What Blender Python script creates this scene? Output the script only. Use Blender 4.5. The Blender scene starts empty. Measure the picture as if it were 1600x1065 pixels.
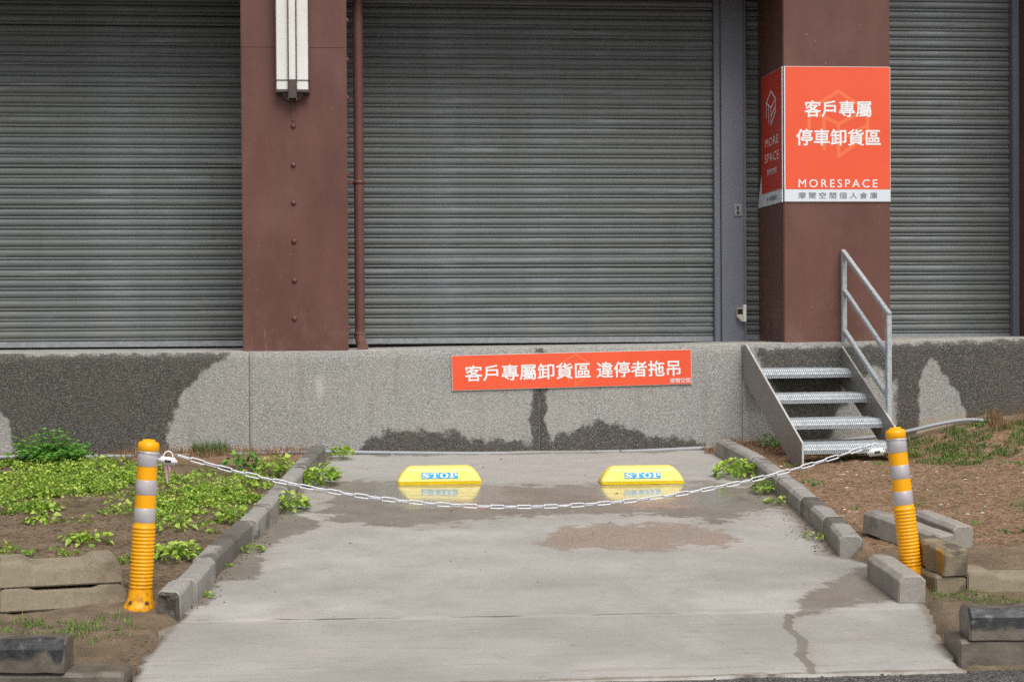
import bpy, bmesh, math, random
import numpy as np
from mathutils import Vector, Matrix, Euler, noise as mnoise

random.seed(7)
RNG = np.random.default_rng(11)
sc = bpy.context.scene
COL = sc.collection

# ------------------------------------------------------------------ camera
YAW, PITCH, ROLL = math.atan(.0972), math.atan(32.5 / 2700), .0059
fw = Vector((math.sin(YAW) * math.cos(PITCH), math.cos(YAW) * math.cos(PITCH), -math.sin(PITCH)))
r0 = Vector((math.cos(YAW), -math.sin(YAW), 0)); u0 = r0.cross(fw)
rr = r0 * math.cos(ROLL) - u0 * math.sin(ROLL); uu = u0 * math.cos(ROLL) + r0 * math.sin(ROLL)
cam = bpy.data.cameras.new('camera'); camo = bpy.data.objects.new('camera', cam); COL.objects.link(camo)
m = Matrix((rr, uu, -fw)).transposed().to_4x4(); m.translation = Vector((0, -11.944, .91))
camo.matrix_world = m
cam.sensor_width = 36; cam.lens = 36 * 2700 / 1600; cam.clip_end = 500; cam.clip_start = .1
sc.camera = camo

# ------------------------------------------------------------------ light: overcast daylight
w = bpy.data.worlds.new('World'); sc.world = w; w.use_nodes = True
SUN_EL, SUN_AZ = math.radians(54), math.radians(162)      # azimuth: clockwise from +Y
nt = w.node_tree; bg = nt.nodes['Background']
sky = nt.nodes.new('ShaderNodeTexSky'); sky.sky_type = 'NISHITA'; sky.sun_disc = False
sky.sun_elevation = SUN_EL; sky.sun_rotation = SUN_AZ; sky.dust_density = 4.0; sky.air_density = 1.0; sky.ozone_density = 1.0
hs = nt.nodes.new('ShaderNodeHueSaturation'); hs.inputs['Saturation'].default_value = .22
nt.links.new(sky.outputs[0], hs.inputs['Color']); nt.links.new(hs.outputs[0], bg.inputs['Color'])
bg.inputs['Strength'].default_value = .085
sun = bpy.data.lights.new('sun', 'SUN'); sun.energy = 1.5; sun.angle = math.radians(40); sun.color = (1, .97, .92)
suno = bpy.data.objects.new('sun', sun); COL.objects.link(suno)
sd = Vector((math.sin(SUN_AZ) * math.cos(SUN_EL), math.cos(SUN_AZ) * math.cos(SUN_EL), math.sin(SUN_EL)))
suno.rotation_euler = sd.to_track_quat('Z', 'Y').to_euler(); suno.location = (0, -8, 14)
sc.view_settings.view_transform = 'Standard'; sc.view_settings.look = 'None'
sc.view_settings.exposure = 0.52; sc.view_settings.gamma = 1; sc.view_settings.use_curve_mapping = False
sc.render.engine = 'CYCLES'; sc.cycles.use_denoising = False; sc.cycles.use_adaptive_sampling = False; sc.cycles.diffuse_bounces = 3; sc.cycles.max_bounces = 8

# ------------------------------------------------------------------ helpers
def S2L(r, g, b):
    f = lambda c: c / 12.92 if c <= .04045 else ((c + .055) / 1.055) ** 2.4
    return (f(r / 255), f(g / 255), f(b / 255), 1)

class NB:
    """small node builder"""
    def __init__(s, name):
        s.m = bpy.data.materials.new(name); s.m.use_nodes = True; s.t = s.m.node_tree
        s.b = s.t.nodes['Principled BSDF']
        s.tc = s.t.nodes.new('ShaderNodeTexCoord')
    def n(s, typ, **kw):
        x = s.t.nodes.new(typ)
        for k, v in kw.items(): setattr(x, k, v)
        return x
    def put(s, sock, v):
        if isinstance(v, bpy.types.NodeSocket): s.t.links.new(v, sock)
        else: sock.default_value = v
    def coord(s, scale=(1, 1, 1), kind='Object', rot=(0, 0, 0)):
        mp = s.n('ShaderNodeMapping'); s.t.links.new(s.tc.outputs[kind], mp.inputs['Vector'])
        mp.inputs['Scale'].default_value = scale; mp.inputs['Rotation'].default_value = rot
        return mp.outputs[0]
    def noise(s, scale, detail=4, rough=.55, vec=None, out=0, dist=0):
        x = s.n('ShaderNodeTexNoise'); x.inputs['Scale'].default_value = scale; x.inputs['Detail'].default_value = detail
        x.inputs['Roughness'].default_value = rough; x.inputs['Distortion'].default_value = dist
        s.t.links.new(vec if vec is not None else s.tc.outputs['Object'], x.inputs['Vector']); return x.outputs[out]
    def vor(s, scale, out='Distance', vec=None, feature='F1'):
        x = s.n('ShaderNodeTexVoronoi', feature=feature); x.inputs['Scale'].default_value = scale
        s.t.links.new(vec if vec is not None else s.tc.outputs['Object'], x.inputs['Vector']); return x.outputs[out]
    def ramp(s, fac, stops):
        x = s.n('ShaderNodeValToRGB'); e = x.color_ramp.elements
        while len(e) < len(stops): e.new(.5)
        for i, (p, c) in enumerate(stops):
            e[i].position = p; e[i].color = c if len(c) == 4 else (*c, 1)
        s.put(x.inputs[0], fac); return x.outputs[0]
    def mix(s, fac, a, b, typ='MIX'):
        x = s.n('ShaderNodeMix', data_type='RGBA', blend_type=typ)
        s.put(x.inputs[0], fac); s.put(x.inputs[6], a); s.put(x.inputs[7], b); return x.outputs[2]
    def math(s, op, a, b=0, clamp=False):
        x = s.n('ShaderNodeMath', operation=op, use_clamp=clamp); s.put(x.inputs[0], a); s.put(x.inputs[1], b); return x.outputs[0]
    def mr(s, v, a, b, c=0, d=1, smooth=True):
        x = s.n('ShaderNodeMapRange', interpolation_type='SMOOTHSTEP' if smooth else 'LINEAR')
        s.put(x.inputs[0], v); x.inputs[1].default_value = a; x.inputs[2].default_value = b
        x.inputs[3].default_value = c; x.inputs[4].default_value = d; return x.outputs[0]
    def attr(s, name):
        x = s.n('ShaderNodeAttribute', attribute_name=name); return x.outputs['Fac']
    def rand(s):
        return s.n('ShaderNodeObjectInfo').outputs['Random']
    def bump(s, h, strength=.3, dist=.005):
        x = s.n('ShaderNodeBump'); x.inputs['Strength'].default_value = strength; x.inputs['Distance'].default_value = dist
        s.put(x.inputs['Height'], h); s.t.links.new(x.outputs[0], s.b.inputs['Normal']); return x
    def color(s, c): s.put(s.b.inputs['Base Color'], c)
    def rough(s, r): s.put(s.b.inputs['Roughness'], r)
    def spec(s, r): s.put(s.b.inputs['Specular IOR Level'], r)
    def metal(s, r): s.put(s.b.inputs['Metallic'], r)

def plain(name, col, rough=.5, metal=0, var=.12, scale=14, spec=.5, bump=0, dirt=None):
    b = NB(name); n = b.noise(scale, 5)
    lo = tuple(c * (1 - var) for c in col[:3]) + (1,); hi = tuple(min(1, c * (1 + var)) for c in col[:3]) + (1,)
    c = b.ramp(n, [(.3, lo), (.7, hi)])
    if dirt:
        d = b.noise(scale * .35, 6, .65); c = b.mix(b.mr(d, .52, .75, 0, dirt[1]), c, dirt[0])
    b.color(c); b.rough(b.mr(n, .3, .7, rough - .06, rough + .08)); b.metal(metal); b.spec(spec)
    if bump: b.bump(b.noise(scale * 6, 4), bump, .004)
    return b.m

def link(name, me, mat=None, parent=None, loc=(0, 0, 0), rot=(0, 0, 0)):
    o = bpy.data.objects.new(name, me); COL.objects.link(o)
    if mat is not None and len(me.materials) == 0: me.materials.append(mat)
    o.location = loc; o.rotation_euler = rot
    if parent is not None: o.parent = parent
    return o
def tag(o, label=None, cat=None, group=None, kind=None):
    if label: o['label'] = label
    if cat: o['category'] = cat
    if group: o['group'] = group
    if kind: o['kind'] = kind
    return o
def empty(name, loc=(0, 0, 0), rot=(0, 0, 0), parent=None):
    o = bpy.data.objects.new(name, None); COL.objects.link(o); o.location = loc; o.rotation_euler = rot; o.parent = parent
    o.empty_display_size = .1
    return o
def mesh(name, v, f, smooth=False):
    me = bpy.data.meshes.new(name); me.from_pydata([tuple(p) for p in v], [], f); me.update()
    if smooth:
        me.polygons.foreach_set('use_smooth', [True] * len(me.polygons))
    return me
def bm_mesh(name, bm, smooth=False):
    bmesh.ops.recalc_face_normals(bm, faces=bm.faces)
    me = bpy.data.meshes.new(name); bm.to_mesh(me); bm.free()
    if smooth: me.polygons.foreach_set('use_smooth', [True] * len(me.polygons))
    return me
def bm_box(bm, lo, hi, bevel=0, seg=2):
    r = bmesh.ops.create_cube(bm, size=1)
    for v in r['verts']:
        v.co = Vector([lo[i] + (v.co[i] + .5) * (hi[i] - lo[i]) for i in range(3)])
    if bevel:
        es = {e for v in r['verts'] for e in v.link_edges}
        bmesh.ops.bevel(bm, geom=list(es), offset=bevel, segments=seg, affect='EDGES')
def box(name, lo, hi, mat, parent=None, bevel=0, **kw):
    bm = bmesh.new(); bm_box(bm, lo, hi, bevel); return link(name, bm_mesh(name, bm), mat, parent, **kw)
def prism(name, pts, t0, t1, axis, mat, parent=None, bevel=0, **kw):
    """extrude polygon pts (2d) along axis from t0 to t1"""
    bm = bmesh.new()
    def P(a, b, t): return {'x': (t, a, b), 'y': (a, t, b), 'z': (a, b, t)}[axis]
    v0 = [bm.verts.new(P(a, b, t0)) for a, b in pts]; v1 = [bm.verts.new(P(a, b, t1)) for a, b in pts]
    bm.faces.new(v0); bm.faces.new(v1[::-1]); n = len(pts)
    for i in range(n): bm.faces.new((v0[i], v1[i], v1[(i + 1) % n], v0[(i + 1) % n]))
    if bevel: bmesh.ops.bevel(bm, geom=bm.edges[:], offset=bevel, segments=2, affect='EDGES')
    return link(name, bm_mesh(name, bm), mat, parent, **kw)
def lathe_me(name, prof, n=28, smooth=True, cap=True):
    v = []; f = []
    for r, z in prof:
        for i in range(n): a = 2 * math.pi * i / n; v.append((r * math.cos(a), r * math.sin(a), z))
    for k in range(len(prof) - 1):
        for i in range(n):
            j = (i + 1) % n; f.append((k * n + i, k * n + j, (k + 1) * n + j, (k + 1) * n + i))
    if cap:
        k0 = len(v); v += v[:n]; f.append(tuple(range(k0, k0 + n))[::-1]); k1 = len(v); v += v[(len(prof) - 1) * n:len(prof) * n]; f.append(tuple(range(k1, k1 + n)))
    me = mesh(name, v, f, smooth)
    return me
def tube_me(name, path, r, n=10, closed=False, smooth=True, cap=True):
    P = [Vector(p) for p in path]; v = []; f = []; N = len(P)
    rad = r if isinstance(r, (list, tuple)) else [r] * N
    up = Vector((0, 0, 1)); prev = None
    for k in range(N):
        a = P[(k - 1) % N] if (closed or k > 0) else P[k]; b = P[(k + 1) % N] if (closed or k < N - 1) else P[k]
        t = (b - a).normalized()
        if prev is None:
            s = t.cross(up)
            if s.length < 1e-3: s = t.cross(Vector((1, 0, 0)))
        else: s = prev - t * prev.dot(t)
        s.normalize(); prev = s; q = t.cross(s)
        for i in range(n):
            an = 2 * math.pi * i / n; v.append(P[k] + (s * math.cos(an) + q * math.sin(an)) * rad[k])
    for k in range(N if closed else N - 1):
        k2 = (k + 1) % N
        for i in range(n):
            j = (i + 1) % n; f.append((k * n + i, k * n + j, k2 * n + j, k2 * n + i))
    if cap and not closed:
        k0 = len(v); v += v[:n]; f.append(tuple(range(k0, k0 + n))[::-1]); k1 = len(v); v += v[(N - 1) * n:N * n]; f.append(tuple(range(k1, k1 + n)))
    return mesh(name, v, f, smooth)
def fattr(me, name, vals):
    a = me.attributes.new(name, 'FLOAT', 'POINT'); a.data.foreach_set('value', np.asarray(vals, dtype=np.float32))
def inpoly(X, Y, poly):
    """signed-ish soft mask: positive distance inside, negative outside (numpy)"""
    inside = np.zeros(X.shape, bool); d2 = np.full(X.shape, 1e9); n = len(poly)
    for i in range(n):
        x1, y1 = poly[i]; x2, y2 = poly[(i + 1) % n]
        c = ((y1 > Y) != (y2 > Y)) & (X < (x2 - x1) * (Y - y1) / ((y2 - y1) if abs(y2 - y1) > 1e-9 else 1e-9) + x1)
        inside ^= c
        dx, dy = x2 - x1, y2 - y1; L = dx * dx + dy * dy + 1e-12
        t = np.clip(((X - x1) * dx + (Y - y1) * dy) / L, 0, 1)
        d2 = np.minimum(d2, (X - x1 - t * dx) ** 2 + (Y - y1 - t * dy) ** 2)
    d = np.sqrt(d2); return np.where(inside, d, -d)
def soft(d, wd): return np.clip(.5 + d / (2 * wd), 0, 1)

def text_me(body, size, offset=0.0, spacing=1.0, extrude=.0004):
    cu = bpy.data.curves.new('txt', 'FONT'); cu.body = body; cu.size = size; cu.align_x = 'CENTER'; cu.align_y = 'CENTER'
    cu.offset = offset; cu.space_character = spacing; cu.extrude = extrude; cu.resolution_u = 3
    o = bpy.data.objects.new('txt', cu); COL.objects.link(o)
    dg = bpy.context.evaluated_depsgraph_get(); dg.update()
    me = bpy.data.meshes.new_from_object(o.evaluated_get(dg)); 
    bpy.data.objects.remove(o); bpy.data.curves.remove(cu); me.materials.clear()
    return me
def fit_text(name, body, x0, x1, zc, h, mat, parent, y, offset=0., spacing=1., rot=None):
    """text fitted into x0..x1 with height h in the local XZ plane facing -Y"""
    me = text_me(body, 1.0, 0.0, spacing, 0.0)
    co = np.empty(len(me.vertices) * 3); me.vertices.foreach_get('co', co); co = co.reshape(-1, 3)
    lo, hi = co.min(0), co.max(0); out = np.empty_like(co)
    out[:, 0] = x0 + (co[:, 0] - lo[0]) / (hi[0] - lo[0]) * (x1 - x0)
    out[:, 2] = zc + ((co[:, 1] - lo[1]) / (hi[1] - lo[1]) - .5) * h
    out[:, 1] = y
    polys = [tuple(p.vertices) for p in me.polygons]; bpy.data.meshes.remove(me)
    v = []; f = []; k = max(0, offset) * h
    sh = [(0, 0)] if k == 0 else [(0, 0), (k, 0), (-k, 0), (0, k), (0, -k), (k * .7, k * .7), (-k * .7, -k * .7), (k * .7, -k * .7), (-k * .7, k * .7)]
    for i, (a, b) in enumerate(sh):
        n = len(v); v += (out + np.array([a, -.00003 * i, b])).tolist(); f += [tuple(n + q for q in p) for p in polys]
    return link(name, mesh(name, v, f), mat, parent)
def strokes_me(name, lines, wd, y):
    """polyline strokes as thin flat bars in XZ at depth y (each slightly stacked so that no two share a plane)"""
    v = []; f = []
    for k, L in enumerate(lines):
        for i in range(len(L) - 1):
            a = Vector((L[i][0], 0, L[i][1])); b = Vector((L[i + 1][0], 0, L[i + 1][1])); t = (b - a).normalized()
            q = Vector((-t.z, 0, t.x)) * wd / 2; yy = Vector((0, y - .00004 * (len(f) % 12), 0)); e = t * wd * .42; n = len(v)
            v += [a - q - e + yy, b - q + e + yy, b + q + e + yy, a + q - e + yy]; f.append((n, n + 1, n + 2, n + 3))
    return mesh(name, v, f)
LOGO = [[(0, 1), (1, .43), (0, 0), (-1, .43), (0, 1)], [(-1, .43), (-1, -.46)], [(-.5, .2), (-.5, -.77)], [(0, 0), (0, -1), (1, -.34), (1, -.03)],
        [(1, .43), (1, -.03), (0, -.52)]]

def fbm(x, y, sc_, o=4, seed=0.):
    return mnoise.fractal((x * sc_ + seed, y * sc_ - seed, seed), 1.0, 2.0, o)

# ------------------------------------------------------------------ materials
M = {}
def mat_paint_brown():
    b = NB('brown_paint'); geo = b.n('ShaderNodeNewGeometry'); sp = b.n('ShaderNodeSeparateXYZ'); b.t.links.new(geo.outputs['Position'], sp.inputs[0]); r = b.rand()
    n = b.noise(2.2, 7, .65, b.coord((1.2, 1.2, .35))); n2 = b.noise(45, 4, .7)
    c = b.ramp(n, [(.3, S2L(94, 62, 55)), (.55, S2L(109, 73, 65)), (.75, S2L(118, 82, 73))])
    c = b.mix(b.mr(n2, .45, .75, 0, .18), c, S2L(84, 58, 53))
    fade = b.mr(b.noise(1.3, 5, .6), .5, .72); c = b.mix(b.math('MULTIPLY', fade, .3), c, S2L(132, 98, 92))
    base = b.mr(sp.outputs[2], 1.15, .72)
    runs = b.math('MULTIPLY', b.mr(b.noise(42, 4, .6, b.coord((1, 1, .10))), .62, .72), base)
    c = b.mix(b.math('MULTIPLY', runs, .55), c, S2L(176, 152, 140))
    dust = b.math('MULTIPLY', base, b.mr(b.noise(7, 6, .65), .42, .7)); c = b.mix(b.math('MULTIPLY', dust, .28), c, S2L(134, 112, 100))
    chip = b.math('MULTIPLY', b.mr(b.noise(55, 2, .5), .73, .76), b.mr(b.noise(3, 3), .48, .6)); c = b.mix(b.math('MULTIPLY', chip, .75), c, S2L(188, 170, 158))
    b.color(c); b.rough(b.mr(n, .3, .7, .42, .56)); b.bump(b.math('ADD', b.noise(18, 4), b.math('MULTIPLY', n2, .4)), .10, .01); b.spec(.35)
    return b.m
M['brown'] = mat_paint_brown()
def mat_shutter():
    b = NB('shutter_grey'); r = b.rand()
    v = b.coord((3, 3, 3)); n = b.noise(2.2, 5, .6, b.coord((1, 1, 4)))
    c = b.ramp(n, [(.3, S2L(99, 104, 104)), (.55, S2L(112, 118, 119)), (.75, S2L(126, 132, 138))])
    c = b.mix(b.mr(r, 0, 1, 0, .4, False), c, S2L(112, 115, 109))
    st = b.mr(b.noise(30, 3, .6, b.coord((.6, .6, 6))), .6, .8, 0, .3)
    c = b.mix(st, c, S2L(96, 97, 90))
    geo = b.n('ShaderNodeNewGeometry'); sp = b.n('ShaderNodeSeparateXYZ'); b.t.links.new(geo.outputs['Position'], sp.inputs[0])
    cmb = b.n('ShaderNodeMapping'); b.t.links.new(geo.outputs['Position'], cmb.inputs[0]); cmb.inputs['Scale'].default_value = (1, 1, .14)
    runs = b.mr(b.noise(11, 6, .65, cmb.outputs[0]), .52, .72); c = b.mix(b.math('MULTIPLY', runs, .3), c, S2L(92, 95, 92))
    sc2 = b.n('ShaderNodeMapping'); b.t.links.new(geo.outputs['Position'], sc2.inputs[0]); sc2.inputs['Scale'].default_value = (1.0, 1, 13)
    sm = b.mr(b.noise(1.7, 5, .6, sc2.outputs[0]), .56, .7); c = b.mix(b.math('MULTIPLY', sm, .4), c, S2L(150, 155, 160))
    dk = b.mr(b.noise(2.3, 5, .6, sc2.outputs[0]), .60, .75); c = b.mix(b.math('MULTIPLY', dk, .35), c, S2L(98, 100, 84))
    gr = b.math('MULTIPLY', b.mr(sp.outputs[2], 1.25, .72), b.mr(b.noise(6, 6, .65), .4, .7)); c = b.mix(b.math('MULTIPLY', gr, .35), c, S2L(128, 122, 108))
    b.color(c); b.rough(b.mr(n, .3, .7, .48, .6)); b.spec(.3)
    return b.m
M['shutter'] = mat_shutter()
M['frame'] = plain('frame_blue_grey', S2L(116, 119, 130), .45, 0, .06, 5, .45)
M['rail'] = plain('galvanised_rail', S2L(150, 154, 158), .4, .35, .12, 30)
M['galv'] = plain('galvanised_steel', S2L(186, 193, 197), .36, .28, .16, 40)
M['slot'] = plain('punched_slot', S2L(104, 110, 114), .5, .3, .1)
M['stringer'] = plain('grey_steel_plate', S2L(150, 147, 143), .45, .35, .10, 9)
M['edge'] = plain('cut_steel_edge', S2L(215, 215, 212), .4, .4, .05, 20)
M['dark'] = plain('dark_gap', S2L(30, 30, 30), .8, 0, .1)
M['bronze'] = plain('bronze_metal', S2L(88, 74, 70), .45, .2, .1, 20)
def mat_lampglass():
    b = NB('opal_lamp_panel'); n = b.noise(7, 5, .6, b.coord((1, 1, .35)))
    y = b.mr(b.noise(5, 4, .6, b.coord((.7, .7, 3))), .6, .75)
    c = b.ramp(n, [(.3, S2L(222, 220, 214)), (.7, S2L(236, 236, 232))]); c = b.mix(b.math('MULTIPLY', y, .5), c, S2L(222, 196, 140))
    b.color(c); b.rough(.25); return b.m
M['opal'] = mat_lampglass()
M['orange'] = plain('orange_sign_print', S2L(240, 92, 56), .4, 0, .03, 3)
M['orange2'] = plain('pale_orange_print', S2L(245, 120, 70), .4, 0, .03, 3)
M['red'] = plain('shaded_orange_print', S2L(205, 58, 34), .4, 0, .03, 3)  # orange print of the flank sign, with the flank's shade mixed into its colour
M['white'] = plain('white_print', S2L(240, 240, 240), .4, 0, .02)
M['pale'] = plain('pale_blue_white_print', S2L(222, 230, 238), .4, 0, .02)
M['greytxt'] = plain('grey_print', S2L(120, 122, 128), .5, 0, .03)
M['acm'] = plain('sign_board_edge', S2L(205, 205, 205), .4, 0, .05)
M['plasticwhite'] = plain('white_plastic', S2L(232, 232, 230), .35, 0, .03, 10)
M['chain'] = plain('white_coated_chain', S2L(206, 208, 213), .32, .2, .10, 30)
M['black'] = plain('black_plastic', S2L(26, 26, 26), .4, 0, .1)
M['conduit'] = plain('grey_conduit', S2L(156, 158, 163), .45, 0, .1, 6)
M['cream'] = plain('cream_plastic', S2L(205, 198, 186), .45, 0, .05)
M['ribbon'] = plain('pink_ribbon', S2L(190, 150, 160), .6, 0, .1)

def mat_post(name, col, grime):
    b = NB(name); n = b.noise(18, 5); c = b.ramp(n, [(.3, tuple(x * .95 for x in col[:3])), (.7, col)])
    sp = b.n('ShaderNodeSeparateXYZ'); b.t.links.new(b.tc.outputs['Object'], sp.inputs[0])
    g = b.math('MULTIPLY', b.mr(sp.outputs[2], .22, .02), b.mr(b.noise(30, 5, .7), .42, .62))
    c = b.mix(b.math('MULTIPLY', g, grime), c, S2L(70, 52, 34)); c = b.mix(b.mr(b.noise(11, 7, .72, b.coord((1, 1, .4))), .52, .75, 0, .35), c, S2L(170, 120, 50)); b.color(c); b.rough(.38); b.spec(.4); return b.m
M['post'] = mat_post('orange_yellow_plastic', S2L(255, 178, 14), .5)
def mat_band():
    b = NB('reflective_sheeting'); n = b.vor(420, 'Distance'); c = b.ramp(b.noise(20, 4), [(.3, S2L(184, 178, 182)), (.7, S2L(200, 193, 195))])
    b.color(b.mix(b.mr(n, .2, .6, 0, .25), c, S2L(170, 165, 172))); b.rough(.32); b.metal(.15); return b.m
M['band'] = mat_band()
def mat_yellow():
    b = NB('yellow_plastic'); n = b.noise(20, 5, .6)
    c = b.ramp(n, [(.3, S2L(250, 230, 104)), (.7, S2L(255, 241, 138))])
    c = b.mix(b.mr(b.noise(13, 8, .75), .52, .72, 0, .5), c, S2L(186, 168, 112)); b.color(c); b.rough(.33); b.spec(.45); return b.m
M['yellow'] = mat_yellow()
M['yellowlip'] = plain('deep_yellow_plastic', S2L(240, 205, 10), .35, 0, .06)
M['blue'] = plain('blue_sticker', S2L(10, 160, 215), .35, 0, .1, 25)

def mat_wall():
    """washed-pebble render: light and dark stone chips; 'wet' darkens and glosses"""
    b = NB('washed_pebble_render')
    ch = b.vor(210, 'Color'); ch2 = b.vor(380, 'Color')
    sx = b.n('ShaderNodeSeparateColor'); b.t.links.new(ch, sx.inputs[0])
    sy = b.n('ShaderNodeSeparateColor'); b.t.links.new(ch2, sy.inputs[0])
    k = b.math('ADD', b.math('MULTIPLY', sx.outputs[0], .65), b.math('MULTIPLY', sy.outputs[0], .35))
    dry = b.ramp(k, [(.12, S2L(112, 111, 107)), (.38, S2L(145, 144, 140)), (.62, S2L(161, 160, 156)), (.9, S2L(196, 195, 191))])
    wet = b.ramp(k, [(.15, S2L(44, 42, 39)), (.45, S2L(72, 69, 64)), (.7, S2L(90, 87, 81)), (.92, S2L(150, 146, 138))])
    big = b.noise(2.2, 6, .6)
    dry = b.mix(b.mr(big, .35, .7, 0, .3), dry, S2L(176, 172, 162))
    wt = b.attr('wet'); ed = b.math('ADD', wt, b.math('MULTIPLY', b.math('SUBTRACT', b.noise(11, 7, .68), .5), 1.3))
    f = b.mr(ed, .38, .64)
    wet = b.mix(b.mr(b.noise(3.5, 7, .7), .4, .7, 0, .4), wet, S2L(92, 88, 80)); mud = b.attr('mud'); c = b.mix(f, dry, wet)
    mu = b.mr(b.math('ADD', mud, b.math('MULTIPLY', b.math('SUBTRACT', b.noise(9, 5), .5), .7)), .25, .9, 0, .7)
    c = b.mix(mu, c, b.mix(f, S2L(176, 160, 132), S2L(92, 78, 60)))
    run = b.mr(b.noise(9, 6, .6, b.coord((1, 1, .12))), .55, .72); c = b.mix(b.math('MULTIPLY', run, .28), c, b.mix(f, S2L(122, 118, 110), S2L(58, 56, 50)))
    ef = b.mr(b.attr('salt'), .2, 1, 0, .6); c = b.mix(ef, c, S2L(196, 194, 188))
    b.color(c); b.rough(b.mr(f, 0, 1, .85, .5)); b.spec(.4)
    b.bump(b.vor(135), .7, .004)
    return b.m
M['wall'] = mat_wall()
M['capstone'] = plain('cement_ledge', S2L(168, 165, 158), .85, 0, .18, 12, .3, .3, (S2L(90, 86, 76), .6))

def concrete(name, dark, light, scale=9, wetamt=None, bump=.35, stain=S2L(90, 84, 74)):
    b = NB(name); n = b.noise(scale, 7, .62); fine = b.noise(180, 3, .6); r = b.rand()
    c = b.ramp(n, [(.28, dark), (.72, light)])
    gr_ = b.noise(55, 5, .75); c = b.mix(.5, c, b.ramp(gr_, [(.32, tuple(x * .72 for x in dark[:3])), (.5, dark), (.68, light)])); c = b.mix(.25, c, b.ramp(fine, [(.3, dark), (.7, light)]))
    c = b.mix(b.mr(b.noise(3.3, 6, .65), .5, .72, 0, .55), c, stain)
    pit = b.mr(b.noise(75, 2, .5), .66, .74); c = b.mix(b.math('MULTIPLY', pit, .45), c, stain)
    ro = .85
    if wetamt is not None:
        g = b.mr(b.math('ADD', b.noise(2.6, 4, .55), b.math('MULTIPLY', b.math('SUBTRACT', r, .5), wetamt[1])), wetamt[0], wetamt[0] + .07)
        c = b.mix(b.math('MULTIPLY', g, .62), c, S2L(72, 68, 62)); ro = b.mr(g, 0, 1, .85, .4)
    b.color(c); b.rough(ro); b.spec(.35)
    b.bump(b.math('ADD', b.math('MULTIPLY', fine, .5), b.math('MULTIPLY', n, 1.2)), bump, .006)
    return b.m
M['kerb'] = concrete('kerb_concrete', S2L(142, 139, 133), S2L(176, 173, 167), 8, (.60, .4))
M['block'] = concrete('loose_block_concrete', S2L(146, 140, 132), S2L(176, 171, 163), 9)
M['brownblock'] = concrete('weathered_brown_concrete', S2L(126, 114, 95), S2L(160, 148, 126), 7, (.55, .5), .6, S2L(84, 74, 56))
M['slab'] = concrete('pale_brown_slab_concrete', S2L(138, 127, 108), S2L(178, 167, 146), 6, (.60, .5), .6, S2L(96, 86, 68))
M['brokenface'] = concrete('broken_concrete', S2L(74, 70, 64), S2L(128, 122, 112), 22, None, 1.0)
def mat_stained():
    m_ = M['brownblock'].copy(); m_.name = 'yellow_stained_concrete'; t = m_.node_tree; bs = t.nodes['Principled BSDF']; old = bs.inputs['Base Color'].links[0].from_socket
    tc = t.nodes.new('ShaderNodeTexCoord'); sp = t.nodes.new('ShaderNodeSeparateXYZ'); t.links.new(tc.outputs['Object'], sp.inputs[0])
    def mr(v, a, b_):
        x = t.nodes.new('ShaderNodeMapRange'); x.interpolation_type = 'SMOOTHSTEP'; t.links.new(v, x.inputs[0]); x.inputs[1].default_value = a; x.inputs[2].default_value = b_; return x.outputs[0]
    def mul(a, b_):
        x = t.nodes.new('ShaderNodeMath'); x.operation = 'MULTIPLY'; t.links.new(a, x.inputs[0]); t.links.new(b_, x.inputs[1]); return x.outputs[0]
    nz = t.nodes.new('ShaderNodeTexNoise'); nz.inputs['Scale'].default_value = 40; t.links.new(tc.outputs['Object'], nz.inputs[0])
    k = mul(mul(mr(sp.outputs[1], .045, .055), mr(sp.outputs[0], .10, .075)), mul(mr(sp.outputs[0], .0, .02), mr(nz.outputs[0], .35, .5)))
    mx = t.nodes.new('ShaderNodeMix'); mx.data_type = 'RGBA'; t.links.new(k, mx.inputs[0]); t.links.new(old, mx.inputs[6]); mx.inputs[7].default_value = S2L(176, 130, 58)
    t.links.new(mx.outputs[2], bs.inputs['Base Color']); return m_
M['stained'] = mat_stained()
def mat_wetkerb():
    b = NB('wet_road_kerb'); n = b.noise(7, 7, .65); geo = b.n('ShaderNodeNewGeometry'); sp = b.n('ShaderNodeSeparateXYZ'); b.t.links.new(geo.outputs['Position'], sp.inputs[0])
    c = b.ramp(n, [(.3, S2L(74, 68, 60)), (.7, S2L(124, 116, 103))])
    b.attr('paint'); f = b.mr(b.math('ADD', b.attr('paint'), b.math('MULTIPLY', b.math('SUBTRACT', b.noise(14, 5), .5), .8)), .35, .6)
    c = b.mix(f, c, b.ramp(b.noise(22, 6, .7), [(.35, S2L(40, 40, 42)), (.58, S2L(66, 66, 68)), (.72, S2L(132, 131, 129))]))
    b.color(c); b.rough(b.mr(n, .35, .65, .28, .6)); b.spec(.5); b.bump(b.noise(60, 5), .4, .006); return b.m
M['wetkerb'] = mat_wetkerb()

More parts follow.
